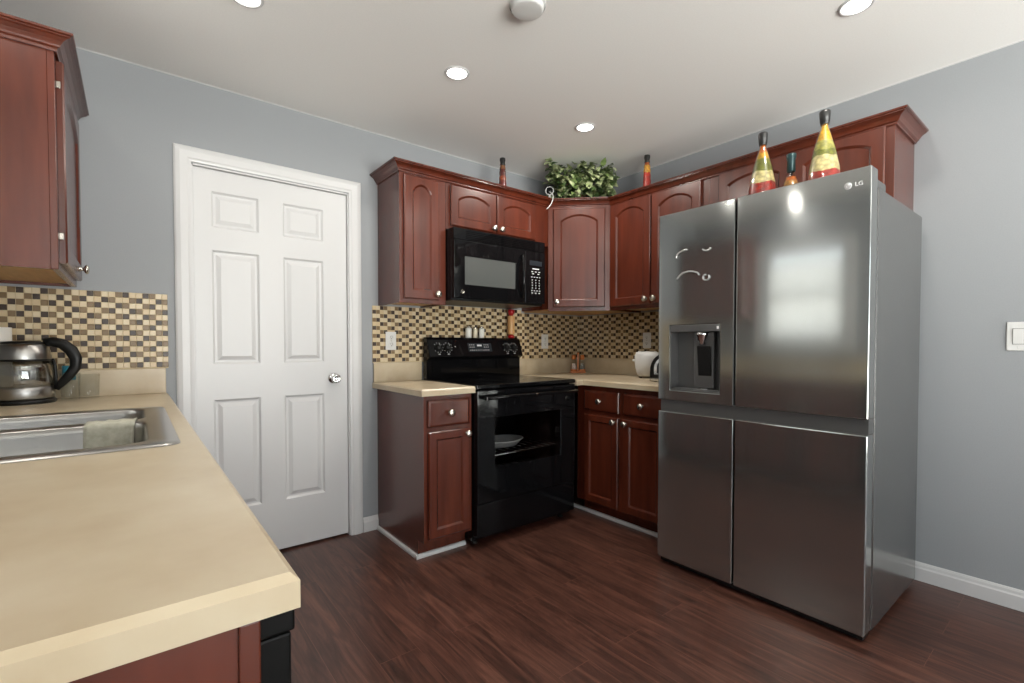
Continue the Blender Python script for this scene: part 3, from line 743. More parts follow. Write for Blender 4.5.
# backguard with a slanted control panel
t = NB(); pr = [(-.030, .9), (-.080, .9), (-.080, 1.050), (-.112, 1.066), (-.117, 1.072), (-.078, 1.186), (-.066, 1.198), (-.030, 1.198)]
A = [t.verts.new((-h, y, z)) for y, z in pr]; B = [t.verts.new((h, y, z)) for y, z in pr]; n = len(pr)
for i in range(n): j = (i+1) % n; t.faces.new((A[i], A[j], B[j], B[i]))
t.faces.new(A); t.faces.new(B); bmesh.ops.recalc_face_normals(t, faces=t.faces[:]); bmesh.ops.bevel(t, geom=t.edges[:], offset=.003, segments=2, affect='EDGES')
bgd = NB(); merge(bgd, t); bgd_o = obj('backguard', bgd, black_m, RG)
sl = math.atan2(.039, .114)
MP = T(0, -.0978, 1.129) @ Matrix.Rotation(-sl, 4, 'X') @ FRONT          # panel plane: x right, y up, z out
b = NB(); bx(b, -.085, .115, -.030, .034, 0, .002, .0008, M=MP); dsp = obj('display', b, lcd_m, RG)
b = NB(); rnd = random.Random(4)
bx(b, -.008, .030, .010, .022, .0022, .0026, M=MP)
for x in (-.068, -.052, -.036, .052, .068, .084):
    for y in (-.018, .004, .020): bx(b, x-.005, x+.005, y-.0016, y+.0016, .0022, .0026, M=MP)
for x in (-.018, 0, .018, .036): lathe(b, [(0, .0022), (.003, .0022), (.003, .0026), (0, .0026)], 8, MP @ T(x, -.018, 0))
obj('display_marks', b, mark_m, dsp)
for x in (-.315, -.245, .250, .315):
    b = NB(); lathe(b, [(0, 0), (.0245, 0), (.0235, .006), (.0205, .010), (.019, .020), (.0165, .0225), (0, .023)], 24, MP @ T(x, .002, .0005)); bx(b, -.0035, .0035, -.019, .019, .021, .030, .0015, M=MP @ T(x, .002, 0) @ RZ(18))
    ko = obj('control_knob', b, blackp_m, RG)
    obj('pointer', bx(NB(), -.0012, .0012, .004, .018, .0302, .0306, M=MP @ T(x, .002, 0) @ RZ(18)), mark_m, ko)
    b = NB()
    for k in range(9):
        a = R(-50+k*35); bx(b, -.0024, .0024, -.002, .002, .0006, .001, M=MP @ T(x+.033*math.sin(a), .002+.033*math.cos(a), 0))
    bx(b, -.008, .008, -.046, -.042, .0006, .001, M=MP @ T(x, 0, 0))
    obj('dial_marks', b, mark_m, bgd_o)
b = NB(); lathe(b, [(0, 0), (.004, 0), (.004, .001), (0, .001)], 10, MP @ T(-.185, .008, .0004)); obj('indicator', b, mark_m, bgd_o)
# oven door
b = NB(); WX0, WX1, WZ0, WZ1 = -.265, .255, .445, .735
holed(b, -h+.004, h-.004, .255, .893, [(WX0, WX1, WZ0, WZ1)], -.655, -.602, bev=.004)
od = obj('oven_door', b, black_m, RG)
obj('oven_window', bx(NB(), WX0-.002, WX1+.002, -.651, -.647, WZ0-.002, WZ1+.002), oven_glass_m, od)
b = NB(); tube(b, [(-h+.035, -.702, .852), (-h*.5, -.706, .854), (0, -.707, .855), (h*.5, -.706, .854), (h-.035, -.702, .852)], .013, 12, flat=(1, .8))
for x in (-h+.045, h-.045): bx(b, x-.014, x+.014, -.706, -.6555, .841, .864, .004)
obj('door_handle', b, black_m, od)
b = NB(); lathe(b, [(0, 0), (.010, 0), (.010, .0012), (0, .0016)], 20, T(.0, -.7175, .855) @ Matrix.Rotation(R(90), 4, 'X') @ Matrix.Diagonal((1, .7, 1, 1))); obj('badge', b, knob_m, od)
b = NB()
for i in range(13): x = -h+.06+i*(RW-.12)/12; tube(b, [(x, -.59, .50), (x, -.08, .50)], .0025, 6)
for y in (-.59, -.34, -.08): tube(b, [(-h+.03, y, .497), (h-.03, y, .497)], .003, 6)
obj('oven_rack', b, chrome_m, RG)
obj('drawer', bx(NB(), -h+.004, h-.004, -.650, -.602, .062, .2505, .005, 3), black_m, RG)
for x in (-h+.045, h-.045):
    for y in (-.56, -.10):
        b = NB(); lathe(b, [(0, 0), (.018, 0), (.018, .008), (.008, .010), (.008, .036), (0, .036)], 12, T(x, y, 0)); obj('foot', b, blackp_m, RG)
PN = thing('baking_dish', 'pale oval dish on the rack inside the oven window', 'dish', (rcx-.03, -.40, .5035))
lathe_b = NB(); lathe(lathe_b, [(0, 0), (.11, 0), (.15, .035), (.16, .040), (.158, .043), (.145, .037), (.106, .006), (0, .006)], 32, Matrix.Diagonal((1, .72, 1, 1)))
obj('dish_body', lathe_b, plastic_m, PN)

# ------------------------------------------------------------------ microwave
MX0, MX1, MZ0, MZ1, MY = -1.490, -.755, 1.419, 1.8545, -.392
MW = thing('microwave', 'black over-the-range microwave hanging under the low two-door cabinet', 'microwave', ((MX0+MX1)/2, 0, MZ0))
mw, mh = MX1-MX0, MZ1-MZ0; k0 = -mw/2; k1 = mw/2; dx1 = k0+.555
b = NB(); s = .012
bx(b, k0, k0+s, MY+.035, -.0075, .004, mh, .002); bx(b, k1-s, k1, MY+.035, -.0075, .004, mh, .002); bx(b, k0+s, k1-s, MY+.035, -.0075, mh-s, mh); bx(b, k0+s, k1-s, -.03, -.0075, .02, mh-s); bx(b, k0+s, k1-s, MY+.035, -.03, .02, .03)
bx(b, dx1+.004, dx1+.012, MY+.036, -.03, .03, mh-s)
obj('housing', b, black_m, MW)
obj('base_plate', bx(NB(), k0+.004, k1-.004, MY+.03, -.0078, 0, .0195, .003), blackp_m, MW)
b = NB(); bx(b, k0, k1, MY+.004, MY+.0345, mh-.070, mh, .003)
for i in range(5): bx(b, k0+.09, k1-.09, MY-.0005, MY+.006, mh-.060+i*.011, mh-.055+i*.011, .001)
obj('vent_grille', b, black_m, MW)
b = NB(); wx0, wx1, wz0, wz1 = k0+.078, dx1-.085, .098, .268
holed(b, k0, dx1, .012, mh-.0715, [(wx0, wx1, wz0, wz1)], MY, MY+.034, bev=.004)
md = obj('microwave_door', b, black_m, MW)
obj('window', bx(NB(), wx0-.002, wx1+.002, MY+.003, MY+.006, wz0-.002, wz1+.002), micro_glass_m, md)
b = NB(); pts = []
for i in range(13):
    u = i/12; pts.append((dx1-.030-.012*math.sin(PI*u), MY-.008-.030*math.sin(PI*u), .045+u*.285))
tube(b, pts, [.011]*13, 10, flat=(.9, 1)); obj('door_handle', b, black_m, md)
b = NB(); lathe(b, [(0, 0), (.0125, 0), (.0125, .001), (.0105, .0014), (.0105, .0010), (0, .0010)], 28, T(k0+.060, MY-.0002, .052) @ Matrix.Rotation(R(90), 4, 'X')); lo = obj('badge', b, knob_m, MW)
b = NB(); text_bm(b, 'GE', .010, T(k0+.060, MY-.0016, .052) @ FRONT, .0003); obj('badge_letters', b, grey_m, lo)
b = NB(); bx(b, dx1+.002, k1, MY+.002, MY+.034, .012, mh-.0715, .003); cpn = obj('control_panel', b, black_m, MW)
cx = (dx1+k1)/2+.004
b = NB(); bx(b, cx-.055, cx+.055, MY+.0004, MY+.0019, .268, .300); obj('display', b, lcd_m, cpn)
b = NB()
bx(b, cx-.030, cx+.030, MY+.0008, MY+.0019, .243, .249)
for j, (cnt, sz, z) in enumerate(((3, .014, .226), (2, .016, .212), (4, .010, .190), (3, .007, .170), (3, .007, .152), (3, .007, .134), (3, .007, .116), (4, .010, .098), (3, .012, .082))):
    for i in range(cnt): x = cx+(i-(cnt-1)/2)*(.095/cnt); bx(b, x-sz/2, x+sz/2, MY+.0008, MY+.0019, z-.0025, z+.0025)
obj('keypad', b, mark_m, cpn)

# ------------------------------------------------------------------ dishwasher
dw_m = mat('dishwasher_black', (.004, .004, .004), .4, spec=.1)
DW = thing('dishwasher', 'black dishwasher under the near end of the long counter', 'dishwasher', (-3.18, -2.015, 0))
b = NB(); bx(b, -3.48, -2.902, -2.292, -1.73, .09, CB-.003); obj('tub', b, dw_m, DW, world=True)
obj('door', bx(NB(), -2.9015, -2.862, -2.292, -1.73, .11, .842, .003), dw_m, DW, world=True)
b = NB(); bx(b, -2.9015, -2.858, -2.292, -1.73, .8425, CB-.003, .003); obj('control_panel', b, dw_m, DW, world=True)
obj('toe_plate', bx(NB(), -2.960, -2.945, -2.292, -1.73, 0, .0895), dw_m, DW, world=True)

# ------------------------------------------------------------------ sink
def rrect(x0, x1, y0, y1, r, n=5):
    P = []
    for cx_, cy_, a0 in ((x1-r, y0+r, -90), (x1-r, y1-r, 0), (x0+r, y1-r, 90), (x0+r, y0+r, 180)):
        for i in range(n+1): a = R(a0+90*i/n); P.append((cx_+r*math.cos(a), cy_+r*math.sin(a)))
    return P
SK = thing('kitchen_sink', 'stainless double-bowl sink set into the long beige worktop', 'sink', ((SINK[0]+SINK[1])/2, (SINK[2]+SINK[3])/2, CT-.19))
ZR = CT+.006
sx0, sx1, sy0, sy1 = SINK[0]-.018, SINK[1]+.018, SINK[2]-.018, SINK[3]+.018
bowls = [(SINK[0]+.062, SINK[1]-.038, SINK[2]+.030, -1.062), (SINK[0]+.062, SINK[1]-.038, -1.018, SINK[3]-.030)]
def ring_faces(t, a, c):
    n = len(a)
    for i in range(n): t.faces.new((a[i], a[(i+1) % n], c[(i+1) % n], c[i]))
t = NB()
o1 = [t.verts.new((*p, CT+.0008)) for p in rrect(sx0, sx1, sy0, sy1, .035)]
o2 = [t.verts.new((*p, ZR)) for p in rrect(sx0+.006, sx1-.006, sy0+.006, sy1-.006, .032)]
ring_faces(t, o1, o2)
deck = [e_ for e_ in t.edges if all(v_ in set(o2) for v_ in e_.verts)]
for bx0, bx1, by0, by1 in bowls:
    c = [t.verts.new((*p, ZR)) for p in rrect(bx0, bx1, by0, by1, .055)]
    for i in range(len(c)): deck.append(t.edges.new((c[i], c[(i+1) % len(c)])))
    prev = c
    for ins, z, r_ in ((.006, ZR-.005, .052), (.008, ZR-.020, .052), (.016, CT-.150, .05), (.045, CT-.180, .04)):
        d = [t.verts.new((*p, z)) for p in rrect(bx0+ins, bx1-ins, by0+ins, by1-ins, r_)]; ring_faces(t, prev, d); prev = d
    t.faces.new(prev)
bmesh.ops.triangle_fill(t, use_beauty=True, use_dissolve=False, edges=deck)
bmesh.ops.remove_doubles(t, verts=t.verts[:], dist=2e-4); bmesh.ops.recalc_face_normals(t, faces=t.faces[:])
for f_ in t.faces:
    f_.smooth = True
    if f_.normal.z < 0 and abs(f_.normal.z) > .8: pass
b = NB(); merge(b, t)
for f_ in b.faces: f_.smooth = True
so = obj('sink_body', b, sink_m, SK, world=True)
for q in bowls:
    b = NB(); lathe(b, [(0, 0), (.030, 0), (.034, .003), (.042, .004), (.044, .001), (.044, 0)], 24, T((q[0]+q[1])/2, (q[2]+q[3])/2, CT-.1798)); obj('drain', b, chrome_m, SK, world=True)
# cloth over the divider
t = NB(); cols, rows = 12, 18; G = []
path = []
yd, zd = -1.040, ZR-.001
for i in range(rows+1):
    u = i/rows; s_ = u*.235
    if s_ < .075: p = (-1.009, zd-.004-(.075-s_))
    elif s_ < .155: a = (s_-.075)/.08; p = (-1.009-.064*a, zd+.002*math.sin(PI*a))
    else: p = (-1.077-(s_-.155)*.10, zd-(s_-.155))
    path.append(p)
for j in range(cols+1):
    x = -3.100+j/cols*.110; G.append([])
    for i, (y, z) in enumerate(path):
        w_ = .0022*math.sin(j*1.3+i*.25)+.0015*math.sin(j*2.9)
        G[-1].append(t.verts.new((x+.004*math.sin(i*.3), y-(w_+.002 if i > 11 else 0)+(w_+.002 if i < 5 else 0), z+.0035+(abs(w_) if 5 <= i <= 11 else 0))))
for j in range(cols):
    for i in range(rows): t.faces.new((G[j][i], G[j+1][i], G[j+1][i+1], G[j][i+1]))
bmesh.ops.recalc_face_normals(t, faces=t.faces[:]); bmesh.ops.solidify(t, geom=t.faces[:], thickness=.0025)
b = NB(); merge(b, t); o = obj('dishcloth', b, cloth_m, smooth=True); tag(o, 'pale green dishcloth draped over the sink divider', 'dishcloth')

# ------------------------------------------------------------------ counter things, left
KT = thing('kettle', 'glass and steel electric kettle with a black handle on the left counter', 'kettle', (-3.335, -.165, CT))
b = NB(); lathe(b, [(0, 0), (.092, 0), (.096, .004), (.096, .012), (.088, .018), (0, .018)], 36); obj('power_base', b, blackp_m, KT)
b = NB(); lathe(b, [(0, .0185), (.090, .0185), (.0915, .024), (.0915, .062), (.0895, .066), (0, .066)], 36); obj('heater_band', b, sink_m, KT)
b = NB(); lathe(b, [(.088, .0665), (.0905, .075), (.0925, .105), (.090, .140), (.082, .172), (.0795, .172), (.0875, .139), (.090, .105), (.088, .077), (.0855, .0668)], 36); obj('glass_body', b, glass('smoky_glass', (.80, .80, .78), .7), KT)
b = NB(); lathe(b, [(.0835, .1725), (.0845, .180), (.080, .205), (.073, .226), (.068, .234), (0, .234)], 36); lido = obj('collar', b, sink_m, KT)
b = NB(); lathe(b, [(.066, .2345), (.066, .239), (.060, .243), (.030, .246), (0, .247)], 28); obj('lid', b, blackp_m, KT)
b = NB(); lathe(b, [(.0925, .1665), (.0850, .172), (.0850, .1745), (.0838, .1746)], 36); obj('seal_ring', b, blackp_m, KT)
ha = R(-8)
def kp(r, z): return (r*math.cos(ha), r*math.sin(ha), z)
b = NB(); tube(b, [kp(.062, .240), kp(.088, .243), kp(.118, .235), kp(.144, .208), kp(.158, .175), kp(.156, .140), kp(.136, .105), kp(.112, .075), kp(.096, .052)], [.014, .017, .0185, .019, .018, .0165, .015, .013, .009], 12, flat=(.8, 1.15)); obj('handle', b, blackp_m, KT)
b = NB(); tube(b, [kp(.094, .05), kp(.0955, .10), kp(.094, .145), kp(.087, .175)], .006, 8); obj('handle_strut', b, blackp_m, KT)
b = NB(); t = NB(); lathe(b, [(.034, 0), (.020, .040), (.018, .044), (.012, .040), (.026, 0)], 3, T(*[-.060*math.cos(ha), -.060*math.sin(ha), .190]) @ RZ(-8+180) @ Matrix.Rotation(R(72), 4, 'Y')); t.free(); obj('spout', b, blackp_m, KT)
TW = thing('paper_towel_holder', 'white paper towel roll on a metal stand, behind the kettle at left edge', 'paper towel', (-3.434, -.088, CT))
b = NB(); lathe(b, [(0, 0), (.064, 0), (.064, .008), (.060, .012), (0, .012)], 32); obj('stand_base', b, knob_m, TW)
b = NB(); lathe(b, [(.020, .0125), (.060, .0125), (.060, .300), (.020, .300)], 36); obj('paper_roll', b, paper_m, TW)
b = NB(); lathe(b, [(.005, .0122), (.005, .305), (.010, .308), (.005, .313), (.012, .320), (.014, .328), (.009, .336), (0, .338)], 16); obj('rod', b, knob_m, TW)
def tumbler(loc, lab, r=.037, hh=.105):
    t_ = thing('glass_tumbler', lab, 'glass', loc, 0, 'clear tumblers beside the kettle')
    b = NB(); lathe(b, [(0, 0), (r*.86, 0), (r*.90, .004), (r, hh), (r-.0022, hh), (r*.86, .014), (0, .012)], 28); obj('glass_body', b, glass_m, t_); return t_
tumbler((-3.146, -.085, CT), 'clear tumbler standing right of the kettle handle')
tumbler((-3.203, -.112, CT), 'clear tumbler standing behind the kettle handle', .033, .112)
PB = thing('small_bottle', 'small clear bottle with a teal label, behind the kettle handle', 'bottle', (-3.212, -.042, CT))
b = NB(); lathe(b, [(0, 0), (.021, 0), (.022, .003), (.022, .135), (.018, .150), (.009, .158), (.009, .166), (0, .166)], 20); obj('bottle_body', b, glass_m, PB)
b = NB(); lathe(b, [(.0223, .080), (.0225, .080), (.0225, .140), (.0223, .140)], 20); obj('bottle_label', b, teal_m, PB)

# ------------------------------------------------------------------ things on the range back and right counter
def jar(x, r, hh, lab, fill):
    t_ = thing('spice_jar', lab, 'jar', (x, -.052, 1.1985), 0, 'jars on the range back')
    b = NB(); lathe(b, [(0, 0), (r, 0), (r, hh*.78), (r*.8, hh*.84), (0, hh*.84)], 20); obj('jar_body', b, fill, t_)
    b = NB(); lathe(b, [(r*.80, hh*.845), (r*.84, hh*.85), (r*.84, hh*.97), (r*.7, hh), (0, hh)], 20); obj('lid', b, knob_m, t_)
milk_m = mat('milky_glass', srgb(225, 224, 216), .2); cream_m = mat('cream_powder', srgb(215, 205, 180), .3)
jar(-1.166, .022, .082, 'widest white jar with a metal lid on the range back, left of three', milk_m)
jar(-1.110, .017, .076, 'smallest cream jar with a metal lid on the range back, middle of three', cream_m)
jar(-1.056, .020, .080, 'narrow white jar with a metal lid on the range back, right of three', milk_m)
RP = thing('rolling_pin', 'red-handled wooden rolling pin standing upright on the range back', 'rolling pin', (-.786, -.050, 1.1985))
b = NB(); lathe(b, [(0, .028), (.025, .028), (.0265, .034), (.0265, .160), (.025, .166), (0, .166)], 24); obj('roller', b, tan_wood_m, RP)
for nm, pf in (('handle', [(0, 0), (.018, 0), (.024, .006), (.024, .018), (.014, .0275), (0, .0275)]), ('handle', [(0, .1665), (.014, .1665), (.018, .176), (.026, .188), (.027, .200), (.020, .213), (0, .217)])):
    b = NB(); lathe(b, pf, 20); obj(nm, b, red_m, RP)
SR = thing('shaker_rack', 'wooden caddy of two glass shakers in the counter corner', 'shaker rack', (-.128, -.108, CT), -45)
b = NB(); bx(b, -.062, .062, -.030, .030, 0, .014, .004); bx(b, -.006, .006, -.006, .006, .014, .150, .002); lathe(b, [(0, .148), (.010, .150), (.012, .160), (.006, .168), (0, .169)], 16)
for x in (-.034, .034): lathe(b, [(.026, .014), (.027, .014), (.027, .030), (.026, .030)], 24, T(x, 0, 0))
obj('wooden_stand', b, orange_wood_m, SR)
salt_m = mat('salt_pink', srgb(226, 205, 196), .6); pep_m = noise_col(mat('pepper_grey', (.1, .1, .1), .7), 300, [(.4, srgb(60, 66, 70)), (.6, srgb(190, 188, 180))])
def shaker(x, lab, fill):
    c, s_ = math.cos(R(-45)), math.sin(R(-45))
    t_ = thing('glass_shaker', lab, 'shaker', (-.128+x*c, -.108+x*s_, CT+.0145), 0, 'glass shakers in the caddy')
    b = NB(); lathe(b, [(0, 0), (.024, 0), (.025, .004), (.019, .050), (.014, .085), (.014, .094), (0, .094)], 22); obj('glass_body', b, glass_m, t_)
    b = NB(); lathe(b, [(0, .002), (.0225, .002), (.0185, .045), (.016, .062), (0, .064)], 20); obj('contents', b, fill, t_)
    b = NB(); lathe(b, [(.0145, .0945), (.018, .097), (.019, .118), (.015, .132), (0, .135)], 20); obj('stopper', b, orange_wood_m, t_)
shaker(-.034, 'left wood-topped glass shaker with pale salt in the corner caddy', salt_m)
shaker(.034, 'right wood-topped glass shaker with dark pepper in the corner caddy', pep_m)
WT = thing('toaster', 'white rounded toaster with a side lever, left of the striped black toaster', 'toaster', (-.135, -.790, CT), -55)
t = NB(); pr = [(-.060, .012), (.060, .012), (.078, .060), (.086, .130), (.084, .170), (.072, .184), (-.072, .184), (-.084, .170), (-.086, .130), (-.078, .060)]
A = [t.verts.new((x, -.12, z)) for x, z in pr]; B = [t.verts.new((x, .12, z)) for x, z in pr]
for i in range(len(pr)): j = (i+1) % len(pr); t.faces.new((A[i], A[j], B[j], B[i]))
t.faces.new(A); t.faces.new(B); bmesh.ops.recalc_face_normals(t, faces=t.faces[:]); bmesh.ops.bevel(t, geom=t.edges[:], offset=.010, segments=3, affect='EDGES')
b = NB(); merge(b, t); obj('toaster_body', b, plastic_m, WT, smooth=True)
b = NB(); bx(b, -.104, -.083, -.014, .014, .112, .128, .004); obj('lever', b, plastic_m, WT)
b = NB(); bx(b, -.045, -.015, -.09, .09, .1835, .1850); bx(b, .015, .045, -.09, .09, .1835, .1850); obj('bread_slots', b, dark_slot_m, WT)
for x in (-.045, .045):
    for y in (-.09, .09): obj('foot', lathe(NB(), [(0, 0), (.010, 0), (.010, .0125), (0, .0125)], 12, T(x, y, 0)), blackp_m, WT)
BT = thing('toaster', 'black and chrome striped toaster with rounded end, half hidden behind the refrigerator', 'toaster', (-.340, -1.190, CT), -90)
def arch(bm, w, hh, y0, y1, z0, m=0, n=16):
    pr = [(-w, z0), (w, z0)]+[(w*math.cos(PI*i/n)**1 if False else w*math.cos(PI*i/n), z0+.03+(hh-.03)*math.sin(PI*i/n)**.8) for i in range(n+1)]
    t = NB(); A = [t.verts.new((x, y0, z)) for x, z in pr]; B = [t.verts.new((x, y1, z)) for x, z in pr]
    for i in range(len(pr)): j = (i+1) % len(pr); t.faces.new((A[i], A[j], B[j], B[i]))
    t.faces.new(A); t.faces.new(B); bmesh.ops.remove_doubles(t, verts=t.verts[:], dist=1e-5); bmesh.ops.recalc_face_normals(t, faces=t.faces[:]); merge(bm, t, None, m); return bm
obj('toaster_body', arch(NB(), .15, .160, -.085, .085, .030), chrome_m, BT)
obj('end_cap', arch(NB(), .150, .165, -.118, -.0855, .025), blackp_m, BT)
obj('end_trim', arch(NB(), .118, .120, -.122, -.1185, .045), chrome_m, BT)
obj('end_face', arch(NB(), .095, .095, -.126, -.1225, .055), blackp_m, BT)
obj('end_cap', arch(NB(), .150, .165, .0855, .118, .025), blackp_m, BT)
obj('toaster_base', bx(NB(), -.150, .150, -.125, .125, .004, .0245, .004), knob_m, BT)
b = NB(); bx(b, -.028, .028, -.140, -.1262, .085, .100, .004); obj('lever', b, chrome_m, BT)
for x in (-.12, .12):
    for y in (-.1, .1): obj('foot', lathe(NB(), [(0, 0), (.010, 0), (.010, .0042), (0, .0042)], 12, T(x, y, 0)), blackp_m, BT)

# ------------------------------------------------------------------ bottles
def layered(name, stops, scale=60):
    """food layers inside a bottle, by height in metres"""
    m = mat(name, (.5, .5, .5), .35); N, L, b = nodes(m)
    tc = N.new('ShaderNodeTexCoord'); sp = N.new('ShaderNodeSeparateXYZ'); L.new(tc.outputs['Object'], sp.inputs[0])
    nz = N.new('ShaderNodeTexNoise'); nz.inputs['Scale'].default_value = 26; L.new(tc.outputs['Object'], nz.inputs['Vector'])
    ad = N.new('ShaderNodeMath'); ad.operation = 'MULTIPLY_ADD'; ad.inputs[1].default_value = .03; L.new(nz.outputs['Fac'], ad.inputs[0])
    sb = N.new('ShaderNodeMath'); sb.operation = 'SUBTRACT'; sb.inputs[1].default_value = .015; L.new(sp.outputs['Z'], sb.inputs[0]); L.new(sb.outputs[0], ad.inputs[2])
    ml = N.new('ShaderNodeMath'); ml.operation = 'MULTIPLY'; ml.inputs[1].default_value = 2.5; L.new(ad.outputs[0], ml.inputs[0])
    r = ramp(N, [(z*2.5, c) for z, c in stops]); r.color_ramp.interpolation = 'CONSTANT'; L.new(ml.outputs[0], r.inputs[0])
    vo = N.new('ShaderNodeTexVoronoi'); vo.inputs['Scale'].default_value = scale; L.new(tc.outputs['Object'], vo.inputs['Vector'])
    r2 = ramp(N, [(.1, (1.25, 1.25, 1.2, 1)), (.8, (.45, .45, .42, 1))]); L.new(vo.outputs['Distance'], r2.inputs[0])
    mx = N.new('ShaderNodeMix'); mx.data_type = 'RGBA'; mx.blend_type = 'MULTIPLY'; mx.inputs[0].default_value = .8
    L.new(r.outputs[0], mx.inputs[6]); L.new(r2.outputs[0], mx.inputs[7]); L.new(mx.outputs[2], b.inputs['Base Color']); b.inputs['Coat Weight'].default_value = .6
    return m
RED, CRE, GRN, YEL, ORA = srgb(150, 34, 20), srgb(196, 182, 128), srgb(104, 106, 32), srgb(196, 146, 28), srgb(180, 92, 20)
def big_bottle(loc, lab, hh, rb, stops, tilt=0):
    t_ = thing('decor_bottle', lab, 'bottle', loc, 0, 'layered food bottles on the refrigerator')
    pf = [(0, 0), (rb*.96, 0), (rb, .008), (rb*.99, hh*.18), (rb*.86, hh*.40), (rb*.62, hh*.60), (rb*.38, hh*.74), (rb*.24, hh*.82), (rb*.22, hh*.87), (0, hh*.87)]
    b = NB(); lathe(b, pf, 32); obj('glass_body', b, glass_m, t_)
    b = NB(); lathe(b, [(0, .003)]+[(max(r-.0035, .003), min(max(z, .003), hh*.855)) for r, z in pf[1:-1]]+[(0, hh*.855)], 28); obj('contents', b, layered('layers', stops), t_)
    b = NB(); lathe(b, [(rb*.24, hh*.85), (rb*.25, hh*.872), (rb*.27, hh*.875), (rb*.32, hh*.97), (rb*.30, hh*.99), (rb*.24, hh), (0, hh)], 20); obj('wax_cap', b, cork_m, t_)
big_bottle((-.640, -1.792, 1.7525), 'conical bottle of layered peppers and beans on the refrigerator, left of three', .402, .067, [(0, RED), (.158, CRE), (.212, GRN), (.275, YEL), (.305, ORA)])
big_bottle((-.640, -2.050, 1.7525), 'tallest conical bottle of yellow and cream layers on the refrigerator, right of three', .408, .068, [(0, RED), (.140, CRE), (.205, GRN), (.232, srgb(150, 146, 70)), (.275, YEL)])
t_ = thing('decor_bottle', 'short amber bottle with a dark teal neck between the two tall bottles', 'bottle', (-.640, -1.918, 1.7525), 0, 'layered food bottles on the refrigerator')
b = NB(); lathe(b, [(0, 0), (.052, 0), (.054, .006), (.050, .060), (.036, .115), (.022, .160), (.015, .180), (.0145, .215), (0, .215)], 28); obj('glass_body', b, glass_m, t_)
b = NB(); lathe(b, [(0, .003), (.049, .003), (.051, .008), (.047, .06), (.033, .114), (.019, .158), (0, .160)], 24); obj('contents', b, layered('amber_layers', [(0, RED), (.11, srgb(160, 110, 40)), (.14, ORA)]), t_)
b = NB(); lathe(b, [(.0150, .182), (.0175, .184), (.0165, .235), (.020, .246), (.020, .262), (0, .264)], 18); obj('foil_neck', b, mat('teal_foil', srgb(36, 62, 64), .3, .3), t_)
def slim(loc, lab, hh, stops):
    t_ = thing('slim_bottle', lab, 'bottle', loc, 0, 'slim bottles on the wall cabinets'); r = .027
    pf = [(0, 0), (r, 0), (r*1.04, .006)]
    for i in range(5): z = hh*(.12+.13*i); pf += [(r*(1.04-.05*i), z), (r*(.92-.05*i), z+hh*.035), (r*(1.0-.05*i), z+hh*.07)]
    pf += [(r*.62, hh*.78), (r*.6, hh*.83), (0, hh*.83)]
    b = NB(); lathe(b, pf, 22); obj('bottle_body', b, layered('slim_layers', stops, 90), t_)
    b = NB(); lathe(b, [(r*.62, hh*.80), (r*.70, hh*.81), (r*.60, hh*.86), (r*.74, hh*.93), (r*.7, hh*.98), (0, hh)], 18); obj('wax_cap', b, cork_m, t_)
slim((-1.014, -.245, UT), 'slim dark red bottle with a black cap on the cabinet above the microwave', .268, [(0, srgb(96, 26, 18)), (.11, srgb(140, 60, 24)), (.14, srgb(80, 22, 16)), (.19, srgb(130, 84, 50)), (.215, srgb(70, 60, 22))])
slim((-.262, -.868, UT), 'slim red and amber bottle with a black cap on the cabinet right of the plant', .280, [(0, srgb(150, 34, 20)), (.13, srgb(180, 40, 24)), (.155, srgb(205, 150, 50)), (.205, srgb(150, 70, 20))])

# ------------------------------------------------------------------ plant and camera on the corner cabinet
PLc = Vector((-.395, -.375, UT)); dd = Vector((.7071, -.7071, 0)); nn = Vector((-.7071, -.7071, 0))
PL = thing('potted_plant', 'leafy green trailing plant in a basket on top of the corner cabinet', 'plant', (-.36, -.34, UT))
b = NB(); lathe(b, [(0, 0), (.085, 0), (.105, .08), (.110, .095), (.100, .095), (.092, .080), (0, .078)], 28); obj('basket', b, noise_col(mat('wicker', srgb(110, 80, 50), .8), 40, [(.3, srgb(84, 58, 34)), (.7, srgb(132, 98, 62))], stretch=(1, 1, 4)), PL)
leaf_ms = []
for i, (c1, c2) in enumerate(((srgb(78, 98, 52), srgb(128, 146, 90)), (srgb(116, 134, 84), srgb(200, 206, 164)), (srgb(42, 62, 34), srgb(80, 102, 56)))):
    leaf_ms.append(noise_col(mat('leaf_green_'+'abc'[i], c1, .38), 35, [(.35, c1), (.7, c2)]))
rnd = random.Random(11); vs, fs, mi = [], [], []
def leaf(p, d, up, L_, W_, m):
    d = d.normalized(); s_ = d.cross(up).normalized(); u = s_.cross(d).normalized(); k = len(vs)
    prof = ((0, .06, 0), (.12, .62, .03), (.32, 1.0, .05), (.58, .80, .02), (.82, .38, -.05), (1, .0, -.13))
    for a, w, z in prof:
        c = p+d*(L_*a)+u*(L_*z)
        vs.extend([c-s_*(W_*w*.5)+u*(W_*w*.13), c-u*(.0), c+s_*(W_*w*.5)+u*(W_*w*.13)])
    for i in range(len(prof)-1):
        q = k+i*3; fs.append((q, q+1, q+4, q+3)); fs.append((q+1, q+2, q+5, q+4)); mi.extend((m, m))
    n0 = k+len(prof)*3                                    # underside gives the blade thickness
    for i in range(len(prof)*3): vs.append(vs[k+i]-u*.0009)
    for i in range(len(prof)-1):
        q = n0+i*3; fs.append((q+3, q+4, q+1, q)); fs.append((q+4, q+5, q+2, q+1)); mi.extend((m, m))
